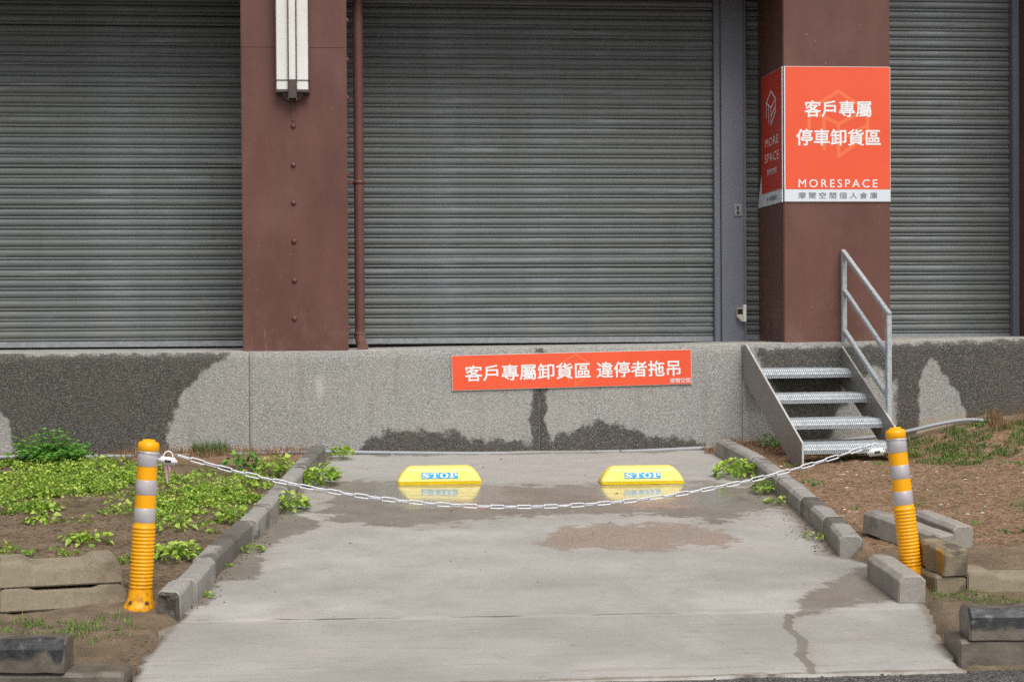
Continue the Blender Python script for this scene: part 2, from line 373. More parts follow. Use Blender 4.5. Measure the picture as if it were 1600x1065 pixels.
def mat_drive():
    b = NB('driveway_concrete'); v = b.coord((.12, 3.0, 1)); streak = b.noise(14, 6, .68, v); n = b.noise(1.6, 6, .6)
    fine = b.noise(150, 4, .75)
    c = b.ramp(n, [(.3, S2L(160, 158, 153)), (.7, S2L(190, 188, 183))])
    brush = b.attr('brush')
    c = b.mix(b.math('MULTIPLY', b.mr(streak, .5, .75), b.math('ADD', .25, b.math('MULTIPLY', brush, .55))), c, S2L(146, 140, 130))
    c = b.mix(b.math('MULTIPLY', b.mr(fine, .35, .7), .42), c, S2L(146, 140, 131))
    c = b.mix(b.math('MULTIPLY', b.mr(b.noise(22, 5, .7, b.coord((.25, 3.5, 1))), .55, .72), .35), c, S2L(140, 133, 123))
    pink = b.mr(b.noise(2.3, 4, .6, b.coord((.6, 1.2, 1))), .55, .75); c = b.mix(b.math('MULTIPLY', pink, .16), c, S2L(198, 172, 160))
    wt = b.math('ADD', b.attr('wet'), b.math('MULTIPLY', b.math('SUBTRACT', b.noise(5, 8, .70, b.coord((1, 1.2, 1))), .5), 1.5))
    f = b.mr(wt, .46, .58); damp = b.mr(wt, .18, .5)
    c = b.mix(b.math('MULTIPLY', damp, .28), c, S2L(150, 142, 130))
    wc = b.ramp(b.noise(4, 8, .72, b.coord((1, 1.2, 1))), [(.3, S2L(110, 103, 94)), (.7, S2L(140, 132, 121))])
    c = b.mix(b.math('MULTIPLY', f, .9), c, wc)
    br = b.attr('rust'); grit = b.noise(90, 3, .7)
    rf = b.mr(b.math('ADD', br, b.math('MULTIPLY', b.math('SUBTRACT', b.noise(6, 8, .72, b.coord((1, 1.1, 1))), .5), 1.7)), .44, .56)
    c = b.mix(b.math('MULTIPLY', rf, .75), c, b.ramp(grit, [(.35, S2L(112, 96, 84)), (.65, S2L(168, 146, 130))]))
    c = b.mix(b.math('MULTIPLY', brush, .16), c, S2L(138, 132, 124))
    mot = b.mr(b.noise(1.6, 8, .72, b.coord((1, 1.1, 1))), .42, .66); c = b.mix(b.math('MULTIPLY', mot, .42), c, S2L(140, 137, 131))
    sm = b.mr(b.noise(7, 8, .78, b.coord((1, 1, 1))), .56, .68); c = b.mix(b.math('MULTIPLY', sm, .3), c, S2L(126, 118, 109))
    du = b.mr(b.math('ADD', b.attr('soil'), b.math('MULTIPLY', b.math('SUBTRACT', b.noise(12, 6, .65), .5), .8)), .4, .8)
    c = b.mix(b.math('MULTIPLY', du, .8), c, S2L(124, 112, 98))
    sp_ = b.math('MULTIPLY', b.mr(b.noise(34, 2, .5), .7, .76), b.mr(b.noise(4, 2), .4, .6)); c = b.mix(b.math('MULTIPLY', sp_, .5), c, S2L(110, 102, 94))
    c = b.mix(b.mr(b.attr('crack'), .1, .8, 0, .85), c, S2L(62, 56, 50))
    b.color(c)
    pud = b.mr(b.math('ADD', b.attr('puddle'), b.math('MULTIPLY', b.math('SUBTRACT', b.noise(6, 7, .68, b.coord((1, 1.3, 1))), .5), 1.5)), .35, .75)
    ro = b.math('SUBTRACT', b.mr(f, 0, 1, .8, .5), b.math('MULTIPLY', pud, .34))
    b.rough(ro); b.spec(.5)
    b.put(b.b.inputs['Coat Weight'], pud); b.put(b.b.inputs['Coat Roughness'], b.mr(b.noise(5, 6, .65, b.coord((.8, 3.0, 1))), .4, .65, .04, .30)); b.b.inputs['Coat IOR'].default_value = 1.33
    h = b.math('ADD', b.math('MULTIPLY', streak, .8), fine); bu = b.bump(h, .25, .004)
    b.put(bu.inputs['Strength'], b.math('MULTIPLY', b.math('SUBTRACT', 1, pud), .28))
    return b.m
M['drive'] = mat_drive()
def mat_dirt():
    b = NB('bare_soil'); n = b.noise(6, 8, .65); fine = b.noise(70, 5, .7, b.coord((.8, 1.4, 1)))
    left = b.ramp(n, [(.3, S2L(96, 84, 70)), (.7, S2L(142, 126, 106))])
    needle = b.ramp(b.noise(38, 6, .7, b.coord((1, .8, 1))), [(.3, S2L(114, 90, 71)), (.55, S2L(156, 128, 104)), (.75, S2L(186, 160, 133))])
    mud = b.ramp(n, [(.3, S2L(104, 88, 71)), (.7, S2L(138, 121, 101))])
    c = b.mix(b.mr(b.math('ADD', b.attr('needle'), b.math('MULTIPLY', b.math('SUBTRACT', b.noise(4, 7, .65), .5), 1.5)), .3, .7), left, needle)
    c = b.mix(b.mr(b.math('ADD', b.attr('mud'), b.math('MULTIPLY', b.math('SUBTRACT', b.noise(8, 5), .5), .7)), .4, .65), c, mud)
    c = b.mix(b.math('MULTIPLY', b.mr(fine, .5, .75), .45), c, S2L(60, 48, 38))
    c = b.mix(b.math('MULTIPLY', b.mr(b.noise(110, 3, .6), .62, .78), .4), c, S2L(178, 156, 130))
    mo = b.math('MULTIPLY', b.mr(b.noise(3.4, 6, .65), .5, .68), .42); c = b.mix(mo, c, S2L(92, 96, 62))
    b.color(c); b.rough(b.mr(b.attr('mud'), 0, 1, .95, .6)); b.spec(.25)
    b.bump(b.math('ADD', fine, b.math('MULTIPLY', n, 2)), .7, .012); return b.m
M['dirt'] = mat_dirt()
def mat_asphalt():
    b = NB('asphalt'); v = b.vor(160, 'Color'); n = b.noise(3, 5)
    sx = b.n('ShaderNodeSeparateColor'); b.t.links.new(v, sx.inputs[0])
    c = b.ramp(sx.outputs[0], [(.2, S2L(54, 52, 52)), (.7, S2L(86, 84, 83)), (.95, S2L(140, 138, 135))]); b.color(c); b.rough(b.mr(n, .3, .7, .45, .8)); b.bump(b.vor(160), .6, .006); return b.m
M['asphalt'] = mat_asphalt()
def mat_leaf(name, a, bb, c3):
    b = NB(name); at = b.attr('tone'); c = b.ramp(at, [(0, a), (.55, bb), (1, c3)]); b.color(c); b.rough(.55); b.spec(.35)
    b.put(b.b.inputs['Subsurface Weight'], 0.0)
    tr = b.n('ShaderNodeBsdfTranslucent'); b.put(tr.inputs[0], c); mx = b.n('ShaderNodeMixShader'); mx.inputs[0].default_value = .25
    b.t.links.new(b.b.outputs[0], mx.inputs[1]); b.t.links.new(tr.outputs[0], mx.inputs[2])
    b.t.links.new(mx.outputs[0], b.t.nodes['Material Output'].inputs[0]); return b.m
M['leaf'] = mat_leaf('weed_leaf', S2L(92, 124, 40), S2L(152, 186, 70), S2L(204, 220, 112))
M['leafdark'] = mat_leaf('shrub_leaf', S2L(56, 102, 42), S2L(100, 156, 60), S2L(140, 190, 84))
M['grass'] = mat_leaf('grass_blade', S2L(70, 96, 44), S2L(100, 132, 60), S2L(142, 160, 86))
M['straw'] = mat_leaf('dry_straw', S2L(124, 96, 70), S2L(168, 136, 103), S2L(206, 178, 143))
M['stem'] = plain('green_stem', S2L(96, 120, 60), .6)

# ------------------------------------------------------------------ terrain
SL = .085
def lerp_path(path, Y):
    ys = np.array([p[1] for p in path][::-1]); xs = np.array([p[0] for p in path][::-1]); return np.interp(Y, ys, xs)
LEFT_EDGE = [(-.10, .0), (-.123, -.36), (-.30, -1.6), (-.42, -2.47), (-.612, -3.61), (-.70, -4.31), (-.74, -4.5), (-.80, -5.0), (-.83, -5.6)]
RIGHT_EDGE = [(2.55, .0), (2.555, -.36), (2.57, -1.6), (2.56, -2.4), (2.49, -3.43), (2.60, -3.6), (2.60, -4.3), (2.53, -4.7), (2.45, -5.0), (2.41, -5.35), (2.40, -5.6)]
ROAD_Y, ROAD_Z = -5.42, -.468
def base_z(Y): return SL * np.maximum(Y, ROAD_Y)
def ground_z(X, Y):
    X = np.asarray(X, float); Y = np.asarray(Y, float)
    l = lerp_path(LEFT_EDGE, Y); r = lerp_path(RIGHT_EDGE, Y)
    dl, dr = l - X, X - r
    z = base_z(Y)
    st = lambda t: np.clip(t, 0, 1) ** 2 * (3 - 2 * np.clip(t, 0, 1))
    left = .028 * st((dl + .02) / .12) * (.2 + .8 * st((Y + 4.45) / .3)); right = .04 * st((dr + .02) / .12) * (.25 + .75 * st((Y + 3.9) / .4))
    mound = .17 * st((X - 3.75) / .9) * st((Y + 1.3) / 1.3)
    z = z - .045 + np.where(dl > -.02, .045 * st((dl + .02) / .1) + left, 0) + np.where(dr > -.02, .045 * st((dr + .02) / .1) + right + mound, 0)
    fade = st((Y - ROAD_Y + .05) / .25); z = np.where(Y < ROAD_Y + .25, (ROAD_Z - .03) * (1 - fade) + z * fade, z)
    return z
def gz(x, y):
    z = float(ground_z(x, y)); l = float(lerp_path(LEFT_EDGE, y)); r = float(lerp_path(RIGHT_EDGE, y))
    if x < l - .03 or x > r + .03: z += .014 * fbm(x, y, 2.2, 5, 3.1) + .012 * fbm(x, y, 9., 4, 1.7)
    return z
def axis_vals(lo, hi, step, far_lo, far_hi):
    a = list(np.arange(lo, hi + 1e-6, step)); s = step; x = lo
    while x > far_lo: s *= 1.5; x -= s; a.insert(0, x)
    s = step; x = hi
    while x < far_hi: s *= 1.5; x += s; a.append(x)
    return np.array(a)
gx = axis_vals(-2.7, 5.4, .03, -60, 60); gy = axis_vals(-5.7, .3, .03, -80, 6.0)
GX, GY = np.meshgrid(gx, gy); Z = ground_z(GX, GY)
lE, rE = lerp_path(LEFT_EDGE, GY), lerp_path(RIGHT_EDGE, GY)
out = (GX < lE - .03) | (GX > rE + .03)
nz = np.array([fbm(x, y, 2.2, 5, 3.1) + .857 * fbm(x, y, 9., 4, 1.7) for x, y in zip(GX.ravel(), GY.ravel())]).reshape(GX.shape)
Z = Z + np.where(out & (GY > ROAD_Y), .014 * nz, 0)
ny_, nx_ = GX.shape
idx = np.arange(ny_ * nx_).reshape(ny_, nx_)
F = np.stack([idx[:-1, :-1], idx[:-1, 1:], idx[1:, 1:], idx[1:, :-1]], -1).reshape(-1, 4)
me = mesh('ground', np.stack([GX, GY, Z], -1).reshape(-1, 3), F.tolist(), True)
needle = np.where(GX > rE, soft(inpoly(GX, GY, [(2.6, -3.5), (2.6, -.1), (5.6, -.1), (5.6, -3.6), (3.4, -3.4)]), .35), soft(inpoly(GX, GY, [(-1.6, .1), (-.1, .1), (-.2, -.75), (-.7, -.62), (-1.5, -.3)]), .12))
mud = np.maximum(soft(inpoly(GX, GY, [(2.6, -5.4), (2.6, -3.55), (3.2, -3.55), (5.6, -3.7), (5.6, -5.4)]), .2), .9 * soft(inpoly(GX, GY, [(-1.1, -5.4), (-1.3, -4.75), (-.95, -4.6), (-.9, -4.3), (-.68, -4.3), (-.8, -5.4)]), .1))
mud = np.maximum(mud, soft(inpoly(GX, GY, [(4.3, -1.2), (5.6, -1.4), (5.6, -.9), (4.5, -.95)]), .12))
fattr(me, 'needle', needle.ravel()); fattr(me, 'mud', mud.ravel())
tag(link('ground', me, M['dirt']), 'bare brown soil with needle litter beside the concrete driveway', None, None, 'structure')

# asphalt road
rv = []; xs = axis_vals(-3, 5.5, .1, -60, 60); 
ry = [ROAD_Y + .02, ROAD_Y - .12, -6.2, -8, -12, -20, -40, -80]
for j, y in enumerate(ry):
    for x in xs:
        yy = y + (.035 * fbm(x, 1.3, 3.0, 4, 8.) if j == 0 else 0)
        rv.append((x, yy, ROAD_Z - (0.004 if j == 0 else .0) + (.006 * fbm(x, y, 4, 3, 2.) if j < 3 else 0)))
n = len(xs); rf = [(j * n + i, (j + 1) * n + i, (j + 1) * n + i + 1, j * n + i + 1) for j in range(len(ry) - 1) for i in range(n - 1)]
me = mesh('road', rv, rf); tag(link('road', me, M['asphalt']), None, None, None, 'structure')
bpy.data.objects['road']['label'] = 'dark wet asphalt road edge along the bottom'

# concrete driveway: slab with a cold joint, brushed lower apron
NU, NV = 170, 270; JJ = int(round(4.44 / 5.44 * 270))
V = []; 
for j in range(NV + 1):
    Y = -.0 - (5.44) * j / NV
    l = float(lerp_path(LEFT_EDGE, Y)) - (.02 if Y > -4.3 else 0); r = float(lerp_path(RIGHT_EDGE, Y)) + (.02 if Y > -3.4 else 0)
    if Y < -4.3: l += .07 * fbm(1.0, Y, 4, 5, 1.)
    if Y < -3.4: r += .05 * fbm(2.0, Y, 4, 5, 5.)
    for i in range(NU + 1):
        u = i / NU; X = l + (r - l) * u
        warp = (-.05 * math.sin(X * .9) + .015 * fbm(X, 0, 5, 4, 2.)) * math.exp(-((Y + 4.44) / .3) ** 2)
        kq = j - JJ
        z = SL * Y + .004 * fbm(X, Y, 1.2, 3, 9.) - (.0015 if kq > 0 else 0)
        yy = Y + warp + ((-5.44 * (JJ - j) / NV) * .78 if abs(kq) == 1 else 0) + (.03 * fbm(X, 3.3, 4, 4, 6.) if j == NV else 0)
        V.append((X, yy, z))
    
W1 = NU + 1
Fd = [(j * W1 + i, (j + 1) * W1 + i, (j + 1) * W1 + i + 1, j * W1 + i + 1) for j in range(NV) for i in range(NU)]
# skirt down at the front and the open sides so the slab has thickness
skirt = len(V)
ring = [NV * W1 + i for i in range(W1)]
for k in ring: V.append((V[k][0], V[k][1] - .004, V[k][2] - .08))
for i in range(W1 - 1): Fd.append((ring[i], skirt + i, skirt + i + 1, ring[i + 1]))
for side in (0, NU):
    s0 = len(V); cols = [j * W1 + side for j in range(NV + 1)]
    for k in cols: V.append((V[k][0], V[k][1], V[k][2] - .08))
    for i in range(NV): Fd.append((cols[i], cols[i + 1], s0 + i + 1, s0 + i) if side else (cols[i], s0 + i, s0 + i + 1, cols[i + 1]))
me = mesh('driveway', V, Fd, True)
VA = np.array(V); DX, DY = VA[:, 0], VA[:, 1]
band = [(-.182, -1.873), (-.12, -1.2), (.084, -1.03), (.322, -1.12), (.872, -1.278), (1.564, -1.336), (2.119, -1.383), (2.402, -1.294), (2.604, -1.705), (2.571, -2.203), (2.364, -2.28), (2.169, -2.483), (2.059, -2.65), (1.934, -2.57), (1.873, -2.40), (1.689, -2.28), (1.314, -2.25), (.945, -2.30), (.576, -2.50), (.214, -2.50), (-.07, -2.40)]
dlp = [(-.4, -1.95), (-.14, -2.286), (-.154, -2.562), (-.286, -2.716), (-.363, -2.901), (-.433, -3.167), (-.379, -3.455), (-.44, -3.651), (-.542, -3.707), (-.607, -4.035), (-.632, -4.15), (-.78, -3.967), (-.5, -2.042)]
rb = [(2.653, -3.607), (2.474, -3.662), (2.259, -3.913), (2.07, -4.21), (1.912, -4.564), (1.871, -4.701), (1.856, -4.905), (1.795, -5.234), (1.79, -5.367), (1.816, -5.325), (1.885, -4.957), (1.925, -4.706), (2.035, -4.553), (2.229, -4.481), (2.452, -4.421), (2.567, -4.254)]
patch = [(.962, -3.015), (1.084, -2.834), (1.177, -2.643), (1.406, -2.524), (1.793, -2.557), (1.975, -2.711), (2.016, -3.075), (1.948, -3.224), (1.816, -3.058), (1.726, -3.081), (1.637, -3.197), (1.5, -3.215), (1.254, -3.087), (1.129, -3.153)]
wet = np.maximum.reduce([.95 * soft(inpoly(DX, DY, band), .3), soft(inpoly(DX, DY, dlp), .12), .72 * soft(inpoly(DX, DY, rb), .09)])
for (xa_, ya_), (xb_, yb_) in zip([(1.93, -4.55), (1.87, -4.75), (1.885, -4.95), (1.81, -5.18), (1.815, -5.30)], [(1.87, -4.75), (1.885, -4.95), (1.81, -5.18), (1.815, -5.30), (1.79, -5.42)]):
    t_ = np.clip(((DX - xa_) * (xb_ - xa_) + (DY - ya_) * (yb_ - ya_)) / ((xb_ - xa_) ** 2 + (yb_ - ya_) ** 2), 0, 1)
    wet = np.maximum(wet, 1.0 * np.exp(-(((DX - xa_ - t_ * (xb_ - xa_)) ** 2 + (DY - ya_ - t_ * (yb_ - ya_)) ** 2) / .020 ** 2)))
wet = np.maximum(wet, .75 * soft(inpoly(DX, DY, [(.1, -.0), (2.4, -.0), (2.3, -.16), (.2, -.16)]), .08))
rust = soft(inpoly(DX, DY, patch), .2)
pud = np.maximum(soft(inpoly(DX, DY, [(.2, -1.15), (.95, -1.15), (1.0, -1.75), (.8, -2.05), (.35, -2.0), (.15, -1.7)]), .14), soft(inpoly(DX, DY, [(1.45, -1.2), (2.3, -1.2), (2.35, -1.9), (2.15, -2.2), (1.7, -2.1), (1.45, -1.8)]), .14))
soil = np.maximum.reduce([.9 * np.exp(-np.abs(DX - lerp_path(LEFT_EDGE, DY)) / .05), .95 * np.exp(-np.abs(DX - lerp_path(RIGHT_EDGE, DY)) / np.where((DY < -1.5) & (DY > -3.5), .16, .06)), .75 * np.exp(-np.abs(DY + 5.42) / .05)])
brush = soft(-4.44 - DY, .03)
crack = np.zeros(len(V))
for i in range(W1):
    a_ = max(0, min(1, .55 + 1.6 * fbm(V[JJ * W1 + i][0], 7., 2.5, 4, 3.)))
    crack[JJ * W1 + i] = a_
    crack[(JJ - 1) * W1 + i] = .2 * a_; crack[(JJ + 1) * W1 + i] = .3 * a_
for k, a in dict(wet=wet, rust=rust, puddle=pud, soil=soil, brush=brush, crack=crack).items(): fattr(me, k, a)
tag(link('driveway', me, M['drive']), 'pale concrete driveway slab with wet patches', None, None, 'structure')

# ------------------------------------------------------------------ building
bld = tag(empty('warehouse_building'), 'warehouse front with grey roller shutters, brown pillars and pebble-dashed plinth', 'building')
WALL_TOP = [(-60, .705), (-.7, .706), (.04, .705), (.74, .713), (2.42, .723), (2.8, .734), (4.84, .76), (60, .80)]
def wtop(x): return float(np.interp(x, [p[0] for p in WALL_TOP], [p[1] for p in WALL_TOP]))
plinth = box('plinth_wall', (-14, .02, -.6), (18, 1.6, .69), M['capstone'], bld)
wetL = [(-2.242, -.2), (-2.245, .203), (-2.266, .26), (-2.316, .304), (-2.6, .328), (-14, .35), (-14, .70), (-.765, .70), (-.839, .633), (-.904, .612), (-.97, .555), (-1.022, .486), (-1.1, .426), (-1.139, .365), (-1.166, .269), (-1.201, .139), (-1.22, -.2)]
drip = [(1.331, .76), (1.394, .76), (1.409, .374), (1.391, .24), (1.434, .061), (1.434, -.2), (1.272, -.2), (1.291, .063), (1.283, .242), (1.302, .375)]
basep = [(.093, -.2), (.115, .043), (.16, .113), (.27, .143), (.491, .158), (.712, .142), (.889, .095), (1.112, .07), (1.291, .068), (1.453, .088), (1.606, .158), (1.786, .196), (1.967, .171), (2.103, .098), (2.33, .077), (2.512, .048), (2.534, -.2)]
wetR = [(2.872, .697), (4.84, .751), (18, .78), (18, -.2), (3.085, -.2), (3.132, .085), (3.064, .357), (2.949, .539)]
tong1 = [(4.051, -.2), (4.066, .256), (4.071, .438), (4.114, .565), (4.156, .615), (4.194, .592), (4.226, .528), (4.264, .491), (4.301, .436), (4.353, .38), (4.381, .321), (4.404, .206), (4.422, -.2)]
tong2 = [(3.386, -.2), (3.433, .217), (3.572, .329), (3.642, .442), (3.736, .6), (3.796, .554), (3.843, .44), (3.908, .485), (3.911, -.2)]
for (xa, xb) in [(-14, -2.9), (-2.895, -.652), (-.644, 1.347), (1.355, 2.785), (2.79, 5.2), (5.205, 18)]:
    fine_ = xa > -3 and xb < 6
    nx = max(2, int((xb - xa) / (.02 if fine_ else .25))); nzz = 44
    X, T = np.meshgrid(np.linspace(xa, xb, nx + 1), np.linspace(0, 1, nzz + 1))
    top = np.interp(X, [p[0] for p in WALL_TOP], [p[1] for p in WALL_TOP]) - .012
    Zw = -.5 + (top + .5) * T
    Yw = np.zeros_like(X); Yw[-1, :] = .012; Zw[-1, :] += .010; Yw[-2, :] = .002
    Yw[:, 0] += .006; Yw[:, -1] += .006
    ii = np.arange(X.size).reshape(X.shape); f4 = np.stack([ii[:-1, :-1], ii[:-1, 1:], ii[1:, 1:], ii[1:, :-1]], -1).reshape(-1, 4)
    v = np.stack([X, Yw, Zw], -1).reshape(-1, 3).tolist(); f4 = f4.tolist()
    # returns into the joint so each panel has thickness
    for col in (0, nx):
        s0 = len(v); ks = [r * (nx + 1) + col for r in range(nzz + 1)]
        v += [(v[k][0], .05, v[k][2]) for k in ks]
        f4 += [(ks[i], ks[i + 1], s0 + i + 1, s0 + i) if col == 0 else (ks[i], s0 + i, s0 + i + 1, ks[i + 1]) for i in range(nzz)]
    s0 = len(v); ks = [nzz * (nx + 1) + c for c in range(nx + 1)]; v += [(v[k][0], .05, v[k][2]) for k in ks]
    f4 += [(ks[i], ks[i + 1], s0 + i + 1, s0 + i) for i in range(nx)]
    me = mesh('wall_panel', v, f4, False)
    A = np.array(v); ax, az = A[:, 0], A[:, 2]
    wobx = 0.
    wt = np.maximum.reduce([soft(inpoly(ax + wobx, az, wetL), .06), soft(inpoly(ax, az, drip), .05), soft(inpoly(ax, az, basep), .10), soft(inpoly(ax + wobx, az, wetR), .06)])
    wt = wt * (1 - soft(inpoly(ax, az, tong1), .04)) * (1 - .85 * soft(inpoly(ax, az, tong2), .06))
    fattr(me, 'wet', wt)
    gzw = np.interp(ax, [-3, 0, 3.5, 4.4, 5.2], [.0, -.02, .0, .17, .27])
    fattr(me, 'mud', np.exp(-np.maximum(az - gzw, 0) / .10) * np.where(ax > 2.8, 1.0, .45))
    salt = np.exp(-((ax + .17) / .035) ** 2 - ((az - .46) / .10) ** 2) + .6 * np.exp(-((ax - .05) / .02) ** 2 - ((az - .62) / .06) ** 2) + np.exp(-(np.maximum(top.max() - az, 0) / .010) ** 2) * .4
    fattr(me, 'salt', salt)
    link('wall_panel', me, M['wall'], plinth)
# ledge cap, following the slightly rising wall top
cv = []; cxs = [-14, -.7, .04, .74, 2.42, 2.8, 4.84, 18]
for x in cxs:
    t = wtop(x); cv += [(x, .035, t - .004), (x, .06, t + .004), (x, 1.5, t + .012), (x, 1.5, .66), (x, .035, .66)]
cf = []
for i in range(len(cxs) - 1):
    for k in range(5): a = i * 5 + k; b_ = i * 5 + (k + 1) % 5; cf.append((a, b_, b_ + 5, a + 5))
link('ledge', mesh('ledge', cv, cf), M['capstone'], bld)
SHY = .80
# pillars
def pillar(xa, xb, za, bolts_x=None, seam=None):
    za -= .01
    p = box('pillar', (xa, .05, za), (xb, 1.15, 6.5), M['brown'], bld, .006)
    if bolts_x is not None:
        bm_ = lathe_me('bolt', [(.019, 0), (.018, .006), (.012, .014), (.0, .017)], 12)
        bm_.materials.append(M['brown'])
        for z in (2.253, 1.985, 1.725, 1.461, 1.192, .928):
            link('bolt', bm_, None, p, (bolts_x, .0505, z), (math.pi / 2, 0, 0))
        k = 0
        for z in (2.99, 2.72, 2.455, 2.19, 1.925, 1.66, 1.395, 1.13, .865):
            link('bolt', bm_, None, p, (xb - .0005, .11, z), (0, math.pi / 2, 0))
    if seam:
        box('weld_seam', (xa + .002, .0475, seam - .0025), (xb - .002, .0515, seam + .0025), M['brown'], p, .001)
    return p
pl = pillar(-.692, .032, wtop(-.3), -.338, 2.795)
box('cable_cover', (-.352, .045, 2.285), (-.322, .0515, 2.42), M['brown'], pl, .002)
pr = pillar(3.103, 3.876, wtop(3.4))
pillar(5.10, 5.85, wtop(5.4)); pillar(-6.2, -5.48, wtop(-6)); pillar(9.2, 9.95, wtop(9))
# upper floor over the shutters: its underside shades their heads
box('upper_wall', (-14, .058, 3.295), (3.5, 1.24, 6.4), M['brown'], bld)
box('upper_wall', (3.502, .058, 4.15), (18, 1.24, 6.4), M['brown'], bld)
box('back_wall', (-14, 1.25, .6), (18, 1.6, 4.3), M['dark'], bld)
# roller shutters
PITCH_S = .0737
def slat_mesh(L):
    prof = [(.007, .0), (-.0005, .003), (-.003, .009), (-.003, .0125), (-.0005, .0175), (.0055, .0195), (.0055, .0222), (-.002, .0245), (-.0085, .034), (-.0105, .044), (-.0095, .054), (-.0055, .062), (.001, .0675), (.007, .0705), (.007, PITCH_S)]
    v = []; f = []
    for x in (0, L):
        for y, z in prof: v.append((x, y, z))
    k = len(prof)
    for i in range(k - 1): f.append((i, k + i, k + i + 1, i + 1))
    me = mesh('slat', v, f); me.materials.append(M['shutter']); return me
def shutter(xa, xb, ztop, z0):
    sh = box('roller_shutter', (xa, SHY + .012, z0), (xb, SHY + .03, ztop), M['dark'], bld)
    me = slat_mesh(xb - xa)
    z = z0 + .062
    while z < ztop:
        link('slat', me, None, sh, (xa, SHY + random.uniform(-.0025, .0025), z + random.uniform(-.0012, .0012)), (random.uniform(-.05, .05), random.uniform(-.0006, .0006), random.uniform(-.0008, .0008))); z += PITCH_S
    box('bottom_rail', (xa, SHY - .014, z0 + .018), (xb, SHY + .010, z0 + .060), M['rail'], sh, .003)
    return sh
shutter(-5.47, -.66, 3.5, wtop(-2) + .008); shutter(.0, 2.755, 3.5, wtop(1) + .008); shutter(2.998, 5.045, 4.2, wtop(3.5) - .012); shutter(5.9, 9.2, 4.2, wtop(7))
def channel(xa, xb, z0, z1, y0, y1):
    return box('shutter_frame', (xa, y0, z0), (xb, y1, z1), M['frame'], bld, .003)
channel(2.757, 2.802, wtop(2.8) + .004, 3.6, .745, .86); channel(2.804, 2.97, wtop(2.9) + .004, 3.6, .715, .86); channel(2.972, 2.996, wtop(2.9) + .004, 4.2, .735, .86)
channel(5.047, 5.099, wtop(5) + .004, 4.2, .72, .86)
box('sill_strip', (-5.4, .77, wtop(-2)), (-.70, .81, wtop(-2) + .012), M['rail'], bld)

# ------------------------------------------------------------------ wall lamp
LX, LY = -.3385, .049
lamp = tag(empty('wall_lamp', (LX, LY, 2.46)), 'tall white opal wall lamp with bronze trim on the reddish brown pillar', 'wall lamp')
for s in (-1, 1):
    xs_ = sorted((s * .030, s * .108)); box('lamp_panel', (xs_[0], -.085, .03), (xs_[1], 0, 1.5), M['opal'], lamp, .004)
box('lamp_panel', (-.0235, -.098, .03), (.0235, 0, 1.5), M['opal'], lamp, .003)
for s in (-1, 1): 
    xs_ = sorted((s * .0245, s * .0295)); box('trim_bar', (xs_[0], -.106, -.045), (xs_[1], -.002, 1.5), M['bronze'], lamp, .0015)
    xs_ = sorted((s * .1085, s * .113)); box('trim_bar', (xs_[0], -.088, .005), (xs_[1], -.002, 1.5), M['bronze'], lamp, .001)
box('trim_band', (-.118, -.0905, .093), (.118, -.003, .0985), M['bronze'], lamp, .0015)
box('bottom_plate', (-.117, -.092, .012), (.117, -.001, .029), M['bronze'], lamp, .003)
box('front_clasp', (-.024, -.112, -.03), (.024, -.099, .098), M['bronze'], lamp, .003)
box('lower_tier', (-.072, -.065, -.008), (.072, -.001, .0115), M['bronze'], lamp, .003)
prism('tail_piece', [(-.07, -.0085), (.07, -.0085), (.03, -.04), (-.03, -.04)], -.05, -.001, 'y', M['bronze'], lamp, .002)

# ------------------------------------------------------------------ drain pipe
dp = tag(empty('drain_pipe', (.112, .30, wtop(.1))), 'brown painted drain pipe running down beside the lamp pillar', 'pipe')
link('pipe', tube_me('pipe', [(0, 0, .12), (0, 0, 3.2)], .036, 18), M['brown'], dp)
link('collar', lathe_me('collar', [(.036, .095), (.0405, .098), (.0405, .125), (.036, .128)], 18, True), M['brown'], dp)
el = [(0, 0, .12)] + [(.02 * (1 - math.cos(a)), -.15 * (1 - math.cos(a)), .115 - .09 * math.sin(a)) for a in np.linspace(0, math.pi / 2, 7)] 
link('elbow', tube_me('elbow', el, [.0365] * 6 + [.0375, .0375], 18), M['brown'], dp)
cl = tag(link('clamp', lathe_me('clamp', [(.0365, 1.168), (.041, 1.170), (.041, 1.192), (.0365, 1.194)], 18), M['brown'], dp))
box('clamp_arm', (-.105, -.008, 1.170), (-.036, .012, 1.192), M['brown'], cl); box('clamp_bolt', (.036, -.006, 1.174), (.06, .006, 1.188), M['brown'], cl, .002)

# ------------------------------------------------------------------ signs
def signboard(name, xw, zh, th, mat, parent, **kw): return box(name, (0, -th, 0), (xw, 0, zh), mat, parent, .0015, **kw)
# long sign on the plinth
sg = tag(empty('long_sign', (.742, -.004, .423), (0, -math.atan(.031 / 1.686), 0)), 'long orange sign with white characters fixed on the pebble-dashed plinth', 'sign')
signboard('board', 1.684, .246, .008, M['acm'], sg)
box('printed_face', (.004, -.0092, .004), (1.680, -.0082, .242), M['orange'], sg)
lg = strokes_me('logo', [[(.862 + .098 * a, .124 + .108 * b) for a, b in L] for L in LOGO], .010, -.0095); link('logo', lg, M['orange2'], sg)
fit_text('lettering', '客戶專屬卸貨區', .092, .968, .118, .108, M['white'], sg, -.0103, .018)
fit_text('lettering', '違停者拖吊', 1.012, 1.602, .118, .108, M['white'], sg, -.0103, .018)
fit_text('small_lettering', '摩爾空間', 1.53, 1.672, .03, .034, M['white'], sg, -.0103, .006)
